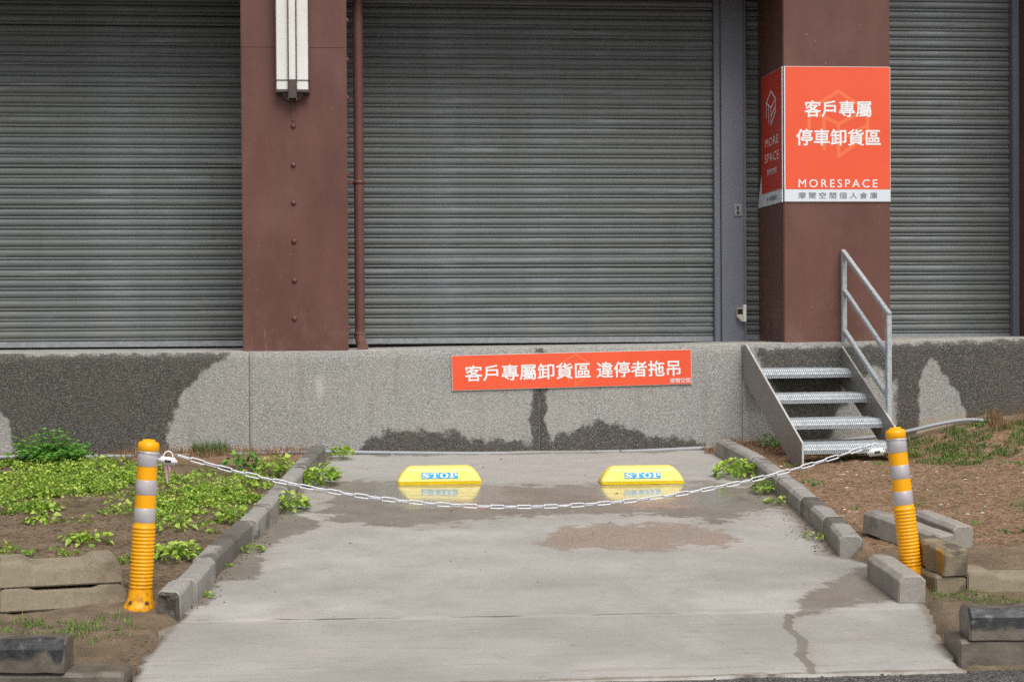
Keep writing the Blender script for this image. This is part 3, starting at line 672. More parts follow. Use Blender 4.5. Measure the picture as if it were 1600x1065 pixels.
# square sign on the right pillar front
s2 = tag(empty('square_sign', (3.106, .049, 1.734)), 'square orange sign with white characters on front of the right brown pillar', 'sign')
WS, HS = .772, .958
signboard('board', WS, HS, .008, M['acm'], s2)
box('printed_face', (.008, -.0092, .089), (WS - .004, -.0082, HS - .004), M['orange'], s2)
box('white_strip', (.004, -.0092, .004), (WS - .004, -.0082, .087), M['pale'], s2)
box('corner_strip', (0, -.0096, .089), (.0075, -.0083, HS - .002), M['pale'], s2)
px2 = lambda x, y: ((x - 1225) / 166 * WS, (316 - y) / 211 * HS)
lc = px2(1230 + 445 / 5.606, 130 + 362 / 5.606); sx_ = 255 / 5.606 / 166 * WS; sz_ = 285 / 5.606 / 211 * HS
link('logo', strokes_me('logo', [[(lc[0] + sx_ * a, lc[1] + sz_ * b) for a, b in L] for L in LOGO], .026, -.0095), M['orange2'], s2)
def ft2(name, body, x0, x1, y0, y1, mat, off, spc=1.):
    a = px2(x0, y0); b = px2(x1, y1); fit_text(name, body, a[0], b[0], (a[1] + b[1]) / 2, abs(a[1] - b[1]), mat, s2, -.0103, off, spc)
ft2('lettering', '客戶專屬', 1257, 1360.5, 158.5, 183.5, M['white'], .022); ft2('lettering', '停車卸貨區', 1244, 1375, 203, 228, M['white'], .022)
ft2('lettering', 'MORESPACE', 1247, 1370, 281, 293.5, M['white'], .012, 1.35); ft2('small_lettering', '摩爾空間個人倉庫', 1246.5, 1370, 301, 311, M['greytxt'], .008, 1.55)
# side sign on the pillar's shaded flank (built facing -Y, then turned to face -X)
s3 = tag(empty('side_sign', (3.102, .057, 1.736), (0, 0, -math.pi / 2)), 'narrow orange sign coloured shade-dark with white logo on the pillar flank', 'sign')
WD = .60     # local x runs from the back edge (0) to the front corner (WD)
s3.location = (3.102, .057 + WD, 1.736)
box('board', (0, -.008, .092), (WD, 0, .956), M['acm'], s3, .001)
box('printed_face', (.004, -.0092, .096), (WD - .004, -.0082, .952), M['red'], s3)
prism('white_strip', [(-.12, .0), (WD - .001, .0), (WD - .001, .090), (.002, .090), (.002, .24)], -.0092, -.0005, 'y', M['pale'], s3)
fx = lambda u: u * WD
link('logo', strokes_me('logo', [[(fx(.49) + .135 * a, .70 + .120 * b) for a, b in L] for L in LOGO], .014, -.0096), M['white'], s3)
fit_text('lettering', 'MORE', fx(.2), fx(.85), .458, .062, M['white'], s3, -.0103, 0, 1.1); fit_text('lettering', 'SPACE', fx(.18), fx(.87), .345, .062, M['white'], s3, -.0103, 0, 1.1)
fit_text('small_lettering', '摩爾空間', fx(.28), fx(.75), .24, .045, M['white'], s3, -.0103, 0)
fit_text('small_lettering', '台北旗艦店', fx(.27), fx(.78), .045, .034, M['greytxt'], s3, -.0103, .01)

# ------------------------------------------------------------------ small fittings on the shutter frame
sw = tag(empty('switch_box', (2.925, .7145, 1.72)), 'small metal switch plate on the blue-grey shutter frame', 'switch')
box('plate', (-.029, -.012, -.046), (.029, 0, .046), M['rail'], sw, .003)
for z in (-.022, .012): box('keyhole', (-.010, -.0165, z - .01), (.010, -.0125, z + .013), M['bronze'], sw, .002)
bk = tag(empty('sensor_bracket', (2.955, .7145, .95)), 'white wedge-shaped bracket with black window low on the shutter frame', 'bracket')
box('side_plate', (.002, -.05, -.062), (.022, 0, .066), M['plasticwhite'], bk, .003)
prism('housing', [(-.048, .04), (.0015, .04), (.0015, -.06), (-.012, -.06), (-.048, -.02)], -.045, 0, 'y', M['cream'], bk, .002)
box('window', (-.046, -.047, -.006), (-.006, -.0455, .034), M['black'], bk)

# ------------------------------------------------------------------ steel stairs (slightly askew to the wall)
TH = math.radians(7.5)
st = tag(empty('steel_stairs', (2.80, -.01, 0), (0, 0, TH)), 'galvanised steel steps with one handrail leading up to the ledge', 'stairs')
WST = .70; RUN, RISE = .25, .156
zt = [.556, .392, .234, .088]
def side_plate(x0, x1):
    pts = [(0.01, .725), (-.045, .725), (-1.05, .105), (-1.05, -.05), (-.90, -.05), (0.01, .50)]
    p = prism('stringer', [(y, z) for y, z in pts], x0, x1, 'x', M['stringer'], st)
    prism('flange', [(-.043, .728), (-1.054, .105), (-1.054, -.04), (-1.060, -.04), (-1.060, .109), (-.049, .7325)], x0 - .001, x1 + .003, 'x', M['edge'], p)
    return p
side_plate(-.008, 0); side_plate(WST, WST + .008)
def tread_mesh():
    """folded sheet tread: ribbed top, sloped bull-nose band and a punched front lip"""
    D = .225; pr_ = [(0, -.004), (-D + .030, 0), (-D + .006, -.026), (-D, -.030), (-D, -.056), (-D + .003, -.056), (-D + .003, -.031), (-D + .031, -.004), (0, -.008)]
    bm = bmesh.new(); k = len(pr_); a = [bm.verts.new((.002, y, z)) for y, z in pr_]; b = [bm.verts.new((WST - .002, y, z)) for y, z in pr_]
    for i in range(k): bm.faces.new((a[i], a[(i + 1) % k], b[(i + 1) % k], b[i]))
    bm.faces.new(a); bm.faces.new(b[::-1])
    def rib(x, p0, p1, wd, out_, sk):
        n = Vector((0, -1, 1)).normalized() * out_; vs = []
        for (y, z, xx) in ((*p0, x), (*p1, x + sk)):
            for dx in (-wd / 2, wd / 2): vs.append(bm.verts.new(Vector((xx + dx, y, z)) + n))
        bm.faces.new((vs[0], vs[1], vs[3], vs[2])).material_index = 1
    for i in range(46):
        x = .014 + i * .0148
        if i % 1 == 0: rib(x, (-D - .0002, -.053), (-D - .0002, -.034), .0055, .0016, .009)
        rib(x, (-D + .009, -.0225), (-D + .017, -.014), .006, .002, -.004); rib(x + .0074, (-D + .018, -.013), (-D + .026, -.004), .006, .002, .004)
    for j in range(8): y = -D + .045 + j * .022; bm_box(bm, (.01, y, -.003), (WST - .01, y + .008, .0035))
    return bm_mesh('tread', bm)
tm = tread_mesh(); tm.materials.append(M['galv']); tm.materials.append(M['slot'])
for i, z in enumerate(zt): link('tread', tm, None, st, (0, -.25 * (i + 1) + .225, z + .006), (math.radians(2), 0, 0))
hr = empty('handrail', (WST + .028, 0, 0), parent=st)
def sqbar(name, a, b, wd):
    a = Vector(a); b = Vector(b); t = (b - a).normalized(); s = t.cross(Vector((1, 0, 0))).normalized() * wd / 2; x = Vector((wd / 2, 0, 0))
    v = [p + q for p in (a, b) for q in (-x - s, x - s, x + s, -x + s)]
    me = mesh(name, v, [(0, 1, 2, 3), (7, 6, 5, 4), (0, 4, 5, 1), (1, 5, 6, 2), (2, 6, 7, 3), (3, 7, 4, 0)])
    bm = bmesh.new(); bm.from_mesh(me); bmesh.ops.bevel(bm, geom=bm.edges[:], offset=.003, segments=2, affect='EDGES'); bpy.data.meshes.remove(me)
    return link(name, bm_mesh(name, bm), M['galv'], hr)
sqbar('post', (0, -.06, .45), (0, -.06, 1.385), .034); sqbar('post', (0, -.78, .06), (0, -.78, .93), .034)
for za in (1.385, 1.10, .815): sqbar('rail', (0, -.0435, za), (0, -.797, za - .455), .032) if za > 1.3 else sqbar('rail', (0, -.078, za), (0, -.762, za - .43), .030)
box('fixing_plate', (-.048, -.012, .55), (-.0175, -.005, .66), M['galv'], st, .002, loc=(WST - .02, 0, 0))

# ------------------------------------------------------------------ kerb stones of the driveway
def stone_me(name, L, W, H, ch=.016, depth=.07, seed=0., rough_end=False, nl=16, amp=.003, paint=None):
    """kerb block: local x along its length from 0 to L, y across, z from -depth to H; chamfered top edges"""
    e = .006
    prof = [(-W / 2, -depth), (-W / 2, H - ch - e), (-W / 2 + e * .4, H - ch), (-W / 2 + ch, H - e * .4), (-W / 2 + ch + e, H), (0, H + .001), (W / 2 - ch - e, H), (W / 2 - ch, H - e * .4), (W / 2 - e * .4, H - ch), (W / 2, H - ch - e), (W / 2, -depth)]
    k = len(prof); v = []; f = []; xs_ = [0, .010] + list(np.linspace(.010, L - .010, nl + 1))[1:-1] + [L - .010, L]
    for i, x in enumerate(xs_):
        sh = .90 if i in (0, len(xs_) - 1) else 1
        for (y, z) in prof:
            q = mnoise.noise_vector((x * 9 + seed, y * 9, z * 9 + seed * 2)) * amp + mnoise.noise_vector((x * 31 + seed, y * 31, z * 31)) * amp * .7
            zz = z if z < 0 else z * (1 - (1 - sh) * .6)
            v.append(Vector((x, y * sh, zz)) + q)
    for i in range(len(xs_) - 1):
        for j in range(k):
            j2 = (j + 1) % k; f.append((i * k + j, i * k + j2, (i + 1) * k + j2, (i + 1) * k + j))
    def cap(i, sgn):
        n0 = len(v); rings = [0.66, .33]
        base = [i * k + j for j in range(k)]; cen = Vector((0, 0, 0))
        for j in base: cen += v[j]
        cen /= k; prev = base
        for q in rings:
            cur = []
            for j in base:
                p = cen + (v[j] - cen) * q
                if rough_end and sgn < 0: p.x += .022 * mnoise.noise((p.y * 38 + seed, p.z * 38, seed))
                v.append(p); cur.append(len(v) - 1)
            for j in range(k):
                j2 = (j + 1) % k; a = (prev[j], prev[j2], cur[j2], cur[j]); f.append(a if sgn > 0 else a[::-1])
            prev = cur
        v.append(cen); c = len(v) - 1
        for j in range(k): a = (prev[j], prev[(j + 1) % k], c); f.append(a if sgn > 0 else a[::-1])
    nf0 = len(f); cap(0, -1); nf1 = len(f); cap(len(xs_) - 1, 1)
    me = mesh(name, v, f)
    if rough_end:
        me.materials.append(M['kerb']); me.materials.append(M['brokenface'])
        for q in range(nf0, nf1): me.polygons[q].material_index = 1
    bm = bmesh.new(); bm.from_mesh(me); bmesh.ops.recalc_face_normals(bm, faces=bm.faces); bm.to_mesh(me); bm.free()
    if paint is not None: fattr(me, 'paint', [paint(p) for p in v])
    return me
def stone(name, a, b, W, H, mat, parent=None, zoff=0., side=0, za=None, zb=None, gap=.02, **kw):
    """stone from ground point a=(x,y) to b; side +1/-1 shifts it sideways by half its width"""
    a = Vector((*a, 0)); b = Vector((*b, 0)); t = b - a; L = t.length - gap; ang = math.atan2(t.y, t.x); q = Vector((-t.y, t.x, 0)).normalized() * side * W / 2
    z0 = (SL * a.y if za is None else za) + zoff; z1 = (SL * b.y if zb is None else zb) + zoff
    me = stone_me(name, L, W, H, **kw)
    o = link(name, me, mat, parent); p = a + q; o.location = (p.x, p.y, z0); o.rotation_euler = Euler((0, -math.atan2(z1 - z0, L), ang), 'XYZ')
    return o
kerbL = tag(empty('driveway_kerb'), 'row of grey kerb stones along the weedy side of the driveway', None, None, 'structure')
Lx = lambda y: float(lerp_path(LEFT_EDGE, y)); Rx = lambda y: float(lerp_path(RIGHT_EDGE, y))
js = [-.32, -1.12, -1.47, -2.33, -2.76, -3.66, -4.10, -4.34]
for i in range(len(js) - 1):
    ya, yb = js[i], js[i + 1]; last = i == len(js) - 2
    jit = random.uniform(-.012, .010); hj = random.uniform(-.012, .012)
    # built from the front end towards the wall so that the broken face looks at the road
    o = stone('kerb_stone', (Lx(yb) + jit, yb), (Lx(ya) + jit, ya), .104, .105, M['kerb'], kerbL, hj, 1, seed=i * 3.7, rough_end=last, amp=.004 if not last else .006, ch=.014)
kerbR = tag(empty('driveway_kerb'), 'curved row of grey kerb stones on the stair side of the driveway', None, None, 'structure')
js = [(2.545, -.26), (2.585, -1.72), (2.578, -2.08), (2.566, -2.34), (2.532, -2.93), (2.478, -3.44)]
hh = [.105, .10, .098, .102, .108]
for i in range(5):
    a, b = js[i + 1], js[i]
    if i == 0:   # the long first run bends: two stones
        stone('kerb_stone', (2.597, -1.0), (2.53, -.26), .112, .11, M['kerb'], kerbR, 0, -1, seed=1.3); stone('kerb_stone', (2.585, -1.72), (2.597, -1.0), .112, .105, M['kerb'], kerbR, 0, -1, seed=9.3); continue
    stone('kerb_stone', a, b, .118, hh[i], M['kerb'], kerbR, 0, -1, seed=20 + i * 5.1)

# road kerbs, two courses each side
def paint_top(p): return (.05 if abs(p.y) < .05 else .9) if p.z > .085 else (.38 if p.z > .07 else 0.)
kb = tag(empty('road_kerb'), 'dark wet road kerb stones at the bottom left corner', None, None, 'structure')
stone('kerb_stone', (-.83, -5.40), (-1.85, -5.335), .20, .075, M['wetkerb'], kb, 0, -1, za=-.47, zb=-.465, seed=2., ch=.012, paint=lambda p: 0., nl=14, amp=.006)
stone('kerb_stone', (-1.045, -5.40), (-1.85, -5.34), .17, .122, M['wetkerb'], kb, 0, -1, za=-.39, zb=-.385, seed=5., ch=.03, depth=.0, paint=paint_top, nl=14, amp=.004)
kb2 = tag(empty('road_kerb'), 'black painted wet road kerb stones at the bottom right corner', None, None, 'structure')
stone('kerb_stone', (2.415, -5.315), (3.5, -5.42), .25, .098, M['wetkerb'], kb2, 0, 1, za=-.465, zb=-.465, seed=8., ch=.010, paint=lambda p: 0., nl=14, amp=.005)
stone('kerb_stone', (2.455, -5.33), (3.5, -5.42), .165, .125, M['wetkerb'], kb2, 0, 1, za=-.366, zb=-.366, seed=15., ch=.03, depth=.0, paint=paint_top, nl=12)

# ------------------------------------------------------------------ loose blocks
def loose(label, a, b, W, H, mat, za, zb, cat='block', group=None, **kw):
    o = stone('concrete_block', a, b, W, H, mat, None, 0, 0, za=za, zb=zb, depth=.0, gap=0, **kw); tag(o, label, cat, group); return o
loose('grey concrete block on the driveway edge in front of the tilted post', (2.535, -4.40), (2.535, -3.92), .128, .122, M['block'], SL * -4.40 + .004, SL * -3.92 + .0, seed=31., ch=.022)
loose('grey concrete block lying propped behind the tilted post', (2.97, -3.62), (2.735, -3.12), .12, .115, M['block'], gz(2.97, -3.62) - .004, gz(2.735, -3.12) + .02, seed=35., ch=.016)
loose('clean grey concrete block lying alone on the brown soil', (3.115, -3.46), (3.035, -3.06), .118, .12, M['block'], gz(3.115, -3.46) - .004, gz(3.035, -3.06) - .004, seed=38., ch=.018)
zE = gz(2.78, -4.25)
loose('chipped concrete block with yellow paint, topmost of the stacked pair', (2.785, -4.27), (2.755, -3.92), .122, .118, M['stained'], zE + .092, zE + .112, seed=42., ch=.014, amp=.012, rough_end=False, nl=14)
loose('weathered concrete block under the yellow-stained chipped one', (2.765, -4.255), (2.765, -3.84), .15, .09, M['brownblock'], zE - .004, zE + .015, seed=45., ch=.01, amp=.006)
def slab(label, loc, rotz, L, D, seed, flip=False, tilt=0., dip=.024):
    """gutter slab: raised ends and a lowered middle"""
    top = [(0, .090), (.012, .098), (.115, .098), (.15, .098 - dip), (L - .15, .098 - dip), (L - .115, .098), (L - .025, .098), (L, .070)]
    bot = [(L, .0), (0, .0)]
    if flip: prof = [(x, .094 - z) for x, z in (top + bot)][::-1]
    else: prof = top + bot
    bm = bmesh.new(); ny = 4; rows = []
    for j in range(ny + 1):
        y = D * j / ny; rows.append([bm.verts.new(Vector((x, y, z)) + mnoise.noise_vector((x * 8 + seed, y * 8, z * 8)) * .0025) for x, z in prof])
    k = len(prof)
    for j in range(ny):
        for i in range(k): bm.faces.new((rows[j][i], rows[j][(i + 1) % k], rows[j + 1][(i + 1) % k], rows[j + 1][i]))
    bm.faces.new(rows[0]); bm.faces.new(rows[-1][::-1])
    bmesh.ops.recalc_face_normals(bm, faces=bm.faces); bmesh.ops.bevel(bm, geom=[e for e in bm.edges if len(e.link_faces) == 2 and e.calc_face_angle(0) > .5], offset=.006, segments=2, affect='EDGES')
    o = link('gutter_slab', bm_mesh('gutter_slab', bm), M['slab'], None, loc, (0, tilt, rotz)); tag(o, label, 'slab'); return o
aR = math.radians(12)
gl = gz(-1.3, -4.2)
slab('lower brown gutter slab of the stack beside the left post', (-.965 - .54 * math.cos(aR), -4.175 - .54 * math.sin(aR), gl - .006), aR, .54, .40, 3., False, 0., .012)
slab('upper brown gutter slab with a dip, resting on another slab', (-.985 - .53 * math.cos(aR), -4.165 - .53 * math.sin(aR), gl + .095), aR, .53, .40, 7., False)
slab('brown gutter slab lying flat beside the stacked blocks on the right', (2.85, -4.24, gz(3.1, -4.25) - .02), -math.radians(9), .54, .30, 12., False)

# ------------------------------------------------------------------ delineator posts
def post(label, loc, rot, sink=0.):
    p = tag(empty('delineator_post', loc, rot), label, 'post', 'delineator posts at the driveway mouth')
    prof = [(.072, 0), (.074, .012), (.066, .022), (.056, .045), (.0515, .088)]
    b = link('base', lathe_me('base', prof, 32), M['post'], p)
    for a in (-2.2, -.95, .6, 2.0):
        o = link('bolt', lathe_me('bolt', [(.0095, 0), (.0095, .004), (.0, .006)], 10), M['bronze'], b, (.058 * math.cos(a), .058 * math.sin(a), .036), (0, math.radians(50), a)) 
    rp = [(.050, .0885)]
    nr = 17; z0, z1 = .095, .372
    for i in range(nr):
        z = z0 + (z1 - z0) * i / nr; s = (z1 - z0) / nr
        rp += [(.0475, z + s * .02), (.0515, z + s * .22), (.0515, z + s * .62), (.0475, z + s * .85)]
    rp += [(.047, .384)]
    link('ribbed_sleeve', lathe_me('ribbed_sleeve', rp, 32), M['post'], p)
    link('tube', lathe_me('tube', [(.0462, .384), (.0452, .70)], 32), M['post'], p)
    for a, b_ in ((.633, .699), (.508, .573), (.385, .450)): link('reflective_band', lathe_me('reflective_band', [(.0464, a), (.0470, a + .001), (.0466, b_ - .001), (.0458, b_)], 32, True), M['band'], p)
    link('cap', lathe_me('cap', [(.0455, .70), (.0475, .702), (.0478, .725), (.043, .738), (.030, .742), (.026, .750), (.0, .752)], 32), M['post'], p)
    link('tie_wire', tube_me('tie_wire', [(.0485 * math.cos(t), .0485 * math.sin(t), .693 + .004 * math.sin(2 * t)) for t in np.linspace(0, 2 * math.pi, 25)[:-1]], .0016, 6, True), M['chain'], p)
    return p
PL = Vector((-.906, -4.215, SL * -4.215 + .004)); PRr = Vector((2.668, -4.015, SL * -4.015 - .012))
RL = Euler((math.radians(0), math.radians(3.6), 0)); RR = Euler((math.radians(-2), math.radians(-6.0), 0))
post('orange post with grey bands standing nearly upright beside the kerb end', PL, RL)
post('orange post with grey bands leaning among the loose concrete blocks', PRr, RR)
topL = PL + RL.to_matrix() @ Vector((.05, 0, .693)); topR = PRr + RR.to_matrix() @ Vector((-.05, 0, .690))

# ------------------------------------------------------------------ chain with two cable locks
A = topL + Vector((.075, -.004, -.01)); B = topR + Vector((-.06, -.004, -.012))
LK, LW, LR = .074, .0235, .0035           # link outer length, outer width, wire radius
PT = LK - 4 * LR + .001                     # pitch
def para(t, sag): p = A.lerp(B, t); p.z -= 4 * sag * t * (1 - t); return p
def arclen(sag): 
    pts = [para(i / 400, sag) for i in range(401)]; return sum((pts[i + 1] - pts[i]).length for i in range(400))
def link_me():
    pts = []; h = LK / 2 - LW / 2; r = LW / 2 - LR
    for a in np.linspace(-math.pi / 2, math.pi / 2, 7): pts.append((h + r * math.cos(a), r * math.sin(a), 0))
    for a in np.linspace(math.pi / 2, 3 * math.pi / 2, 7): pts.append((-h + r * math.cos(a), r * math.sin(a), 0))
    return tube_me('link', pts, LR, 8, True)
lm = link_me(); lm.materials.append(M['chain'])
chn = tag(empty('barrier_chain', (A + B) / 2 - Vector((0, 0, .3))), 'white link chain sagging across the driveway between the two posts', 'chain')
SAG = .262
total = arclen(SAG); N = int(total / PT); samples = [para(i / 2000, SAG) for i in range(2001)]; cum = [0]
for i in range(2000): cum.append(cum[-1] + (samples[i + 1] - samples[i]).length)
off0 = chn.location
for i in range(N):
    d = (i + .5) * total / N; j = int(np.searchsorted(cum, d)); j = min(max(j, 1), 1999)
    p = samples[j]; t = (samples[j + 1] - samples[j - 1]).normalized()
    q = t.to_track_quat('X', 'Z'); roll = math.radians((62 if i % 2 else -28) + random.uniform(-12, 12))
    o = link('link', lm, None, chn); o.rotation_euler = (q @ Euler((roll, 0, 0)).to_quaternion()).to_euler(); o.location = p - off0
def lock(label, loc, rot, hang=None):
    k = tag(empty('padlock', loc, rot), label, 'padlock', 'combination locks on the chain ends')
    bm = bmesh.new(); bm_box(bm, (-.042, -.015, -.017), (.042, .015, .017), .010, 3); link('body', bm_mesh('body', bm, True), M['plasticwhite'], k)
    link('shackle', tube_me('shackle', [(-.021 * math.cos(math.pi * i / 14), .0, .012 + .030 * math.sin(math.pi * i / 14)) for i in range(15)], .0034, 8), M['plasticwhite'], k)
    box('dial_window', (-.012, -.0162, -.006), (.016, -.0148, .006), M['black'], k)
    for i in range(3): box('dial', (-.0095 + i * .0085, -.0172, -.005), (-.0035 + i * .0085, -.0163, .005), M['bronze'], k, .001)
    return k
lock('white combination lock hanging beside the upright post', topL + Vector((.036, -.018, -.033)), (math.radians(5), math.radians(8), 0))
lock('white combination lock hanging beside the leaning post', topR + Vector((-.055, -.022, -.048)), (0, math.radians(-6), 0))
rb_ = mesh('ribbon', [(0, 0, 0), (.012, -.003, -.002), (.016, .003, -.04), (.007, .004, -.045), (.013, -.002, -.085), (.02, .002, -.075), (.018, -.004, 0), (.03, .002, .0), (.026, -.004, -.045), (.02, .003, -.05), (.015, .002, -.09)], [(0, 1, 2, 3), (3, 2, 5, 4), (6, 7, 8, 9), (9, 8, 10)])
o = link('ribbon', rb_, M['ribbon'], None, topL + Vector((.020, -.018, -.050))); tag(o, 'faded pink ribbon scrap hanging under the white lock', 'ribbon')
md = o.modifiers.new('solid', 'SOLIDIFY'); md.thickness = .0008

# ------------------------------------------------------------------ wheel stops
def serif_stop():
    """white serif letters S T O P as flat polygons in a 4 x 1 box"""
    v = []; f = []
    def quad(*p): n = len(v); v.extend(p); f.append(tuple(range(n, n + len(p))))
    def rect(x0, z0, x1, z1): quad((x0, z0), (x1, z0), (x1, z1), (x0, z1))
    def band(pts):
        for i in range(len(pts) - 1):
            (x0, z0, w0), (x1, z1, w1) = pts[i], pts[i + 1]; dx, dz = x1 - x0, z1 - z0; L = math.hypot(dx, dz) or 1; nx, nz = -dz / L, dx / L
            quad((x0 - nx * w0, z0 - nz * w0), (x1 - nx * w1, z1 - nz * w1), (x1 + nx * w1, z1 + nz * w1), (x0 + nx * w0, z0 + nz * w0))
    S = [(.80, .80, .06), (.62, .93, .05), (.40, .93, .06), (.20, .80, .10), (.22, .66, .12), (.45, .52, .14), (.68, .38, .13), (.74, .22, .11), (.58, .07, .06), (.36, .05, .05), (.14, .20, .06)]
    band(S); rect(.76, .66, .84, .98); rect(.08, .02, .16, .36)
    rect(1.0, .88, 1.86, 1.0); rect(1.31, .1, 1.55, .88); rect(1.16, 0, 1.70, .1); rect(1.0, .66, 1.07, .88); rect(1.79, .66, 1.86, .88)
    for i in range(24):
        a0, a1 = 2 * math.pi * i / 24, 2 * math.pi * (i + 1) / 24; E = lambda a, rx, rz: (2.45 + rx * math.cos(a), .5 + rz * math.sin(a))
        quad(E(a0, .47, .52), E(a1, .47, .52), E(a1, .23, .42), E(a0, .23, .42))
    rect(3.15, .1, 3.39, .9); rect(3.02, 0, 3.54, .1); rect(3.02, .9, 3.5, 1.0)
    for i in range(10):
        a0, a1 = -math.pi / 2 + math.pi * i / 10, -math.pi / 2 + math.pi * (i + 1) / 10; E = lambda a, rx, rz: (3.48 + rx * math.cos(a), .70 + rz * math.sin(a))
        quad(E(a0, .40, .30), E(a1, .40, .30), E(a1, .17, .22), E(a0, .17, .22))
    rect(3.39, .40, 3.5, .48)
    return v, f
def wheel_stop(label, x, y, rz, defect=0):
    z = SL * y + .002
    t = tag(empty('wheel_stop', (x, y, z), (math.atan(SL), 0, rz)), label, 'wheel stop', 'wheel stops on the driveway'); t.scale = (1, 1, .93)
    W, D = .522, .15
    def ring(w, d0, d1, zz, c=.02):
        return [(-w / 2, d0 + c, zz), (-w / 2 + c, d0, zz), (w / 2 - c, d0, zz), (w / 2, d0 + c, zz), (w / 2, d1 - c, zz), (w / 2 - c, d1, zz), (-w / 2 + c, d1, zz), (-w / 2, d1 - c, zz)]
    lv = [ring(W, -D / 2, D / 2, .0, .012), ring(W, -D / 2, D / 2, .016, .012)]
    v = [p for r in lv for p in r]; f = [(i, (i + 1) % 8, 8 + (i + 1) % 8, 8 + i) for i in range(8)] + [tuple(range(7, -1, -1)), tuple(range(8, 16))]
    link('lip', mesh('lip', v, f), M['yellowlip'], t)
    lv = [ring(W - .004, -D / 2 + .002, D / 2 - .002, .0165, .012)]
    for w_, d_, zz in ((W - .016, D - .016, .034), (W - .044, D - .034, .060), (W - .082, D - .052, .084), (W - .122, D - .072, .102), (W - .150, D - .092, .110), (W - .18, D - .11, .112)): lv.append(ring(w_, -d_ / 2, d_ / 2, zz, .012))
    v = [p for r in lv for p in r]; f = []
    for k in range(len(lv) - 1): f += [(k * 8 + i, k * 8 + (i + 1) % 8, (k + 1) * 8 + (i + 1) % 8, (k + 1) * 8 + i) for i in range(8)]
    f.append(tuple(range((len(lv) - 1) * 8, len(lv) * 8))); f.append(tuple(range(7, -1, -1)))
    bm = bmesh.new(); me = mesh('body', v, f); bm.from_mesh(me); bmesh.ops.bevel(bm, geom=[e for e in bm.edges if e.calc_face_angle(0) > .35], offset=.004, segments=2, affect='EDGES'); bm.to_mesh(me); bm.free()
    link('body', me, M['yellow'], t)
    # sticker on the sloping front face: from (z .034, y -.067) to (z .084, y -.049)
    p0 = Vector((0, -.0674, .036)); p1 = Vector((0, -.0498, .081)); up = (p1 - p0).normalized(); nrm = Vector((0, -up.z, up.y))
    def P(u, s, o): return p0 + Vector((u, 0, 0)) + up * s + nrm * o
    hw, h = .1135, .040
    st_ = mesh('sticker', [P(-hw, .002, .0022), P(hw, .002, .0022), P(hw, .002 + h, .0022), P(-hw, .002 + h, .0022), P(-hw, .002, -.003), P(hw, .002, -.003), P(hw, .002 + h, -.003), P(-hw, .002 + h, -.003)], [(0, 1, 2, 3), (0, 4, 5, 1), (1, 5, 6, 2), (2, 6, 7, 3), (3, 7, 4, 0)])
    so = link('sticker', st_, M['blue'], t)
    lv_, lf = serif_stop(); me = mesh('lettering', [P(-hw + .001 + a / 3.93 * (2 * hw - .001), .006 + b * (h - .008), .0026 + .00002 * (i % 9)) for i, (a, b) in enumerate(lv_)], lf)
    link('lettering', me, M['white'], so)
wheel_stop('yellow wheel stop with blue STOP sticker, nearer the weeds', .585, -1.175, math.radians(-.6))
wheel_stop('yellow wheel stop with blue STOP sticker, nearer the steel stairs', 1.842, -1.275, math.radians(-.4), 1)

# ------------------------------------------------------------------ conduit along the wall foot
def wob(pts, n=60):
    P = [Vector(p) for p in pts]; t = np.linspace(0, len(P) - 1, n); out = []
    X = np.array([[p.x, p.y, p.z] for p in P]); k = np.arange(len(P))
    for a in t:      # catmull-rom
        i = min(int(a), len(P) - 2); u = a - i; p0, p1, p2, p3 = X[max(i - 1, 0)], X[i], X[i + 1], X[min(i + 2, len(P) - 1)]
        out.append(Vector(.5 * ((2 * p1) + (-p0 + p2) * u + (2 * p0 - 5 * p1 + 4 * p2 - p3) * u * u + (-p0 + 3 * p1 - 3 * p2 + p3) * u ** 3)))
    return out
cd = tag(empty('conduit_pipe', (1.2, -.06, 0)), 'thin grey conduit lying along the foot of the plinth wall', 'conduit')
cpts = [(-3.0, -.30, gz(-3, -.3) + .02), (-1.45, -.16, .012), (-1.026, -.15, .012), (-.25, -.14, .022), (-.1, -.07, .018), (.355, -.06, .003), (1.15, -.07, -.012), (1.82, -.06, -.012), (2.59, -.05, .012), (3.2, -.10, .045), (3.7, -.12, .075), (3.94, -.14, .115), (4.17, -.15, .165), (4.38, -.15, .19), (4.6, -.17, .17)]
link('pipe', tube_me('pipe', [p - cd.location for p in wob(cpts, 120)], .0140, 10), M['conduit'], cd)
for x in (.31, 1.9): link('wire_tie', tube_me('wire_tie', [Vector(p) - cd.location for p in [(x, -.075, .012), (x + .01, -.078, -.004), (x + .04, -.10, -.016), (x + .09, -.12, -.012), (x + .05, -.14, -.014)]], .0022, 6), M['chain'] if x < 1 else M['bronze'], cd)

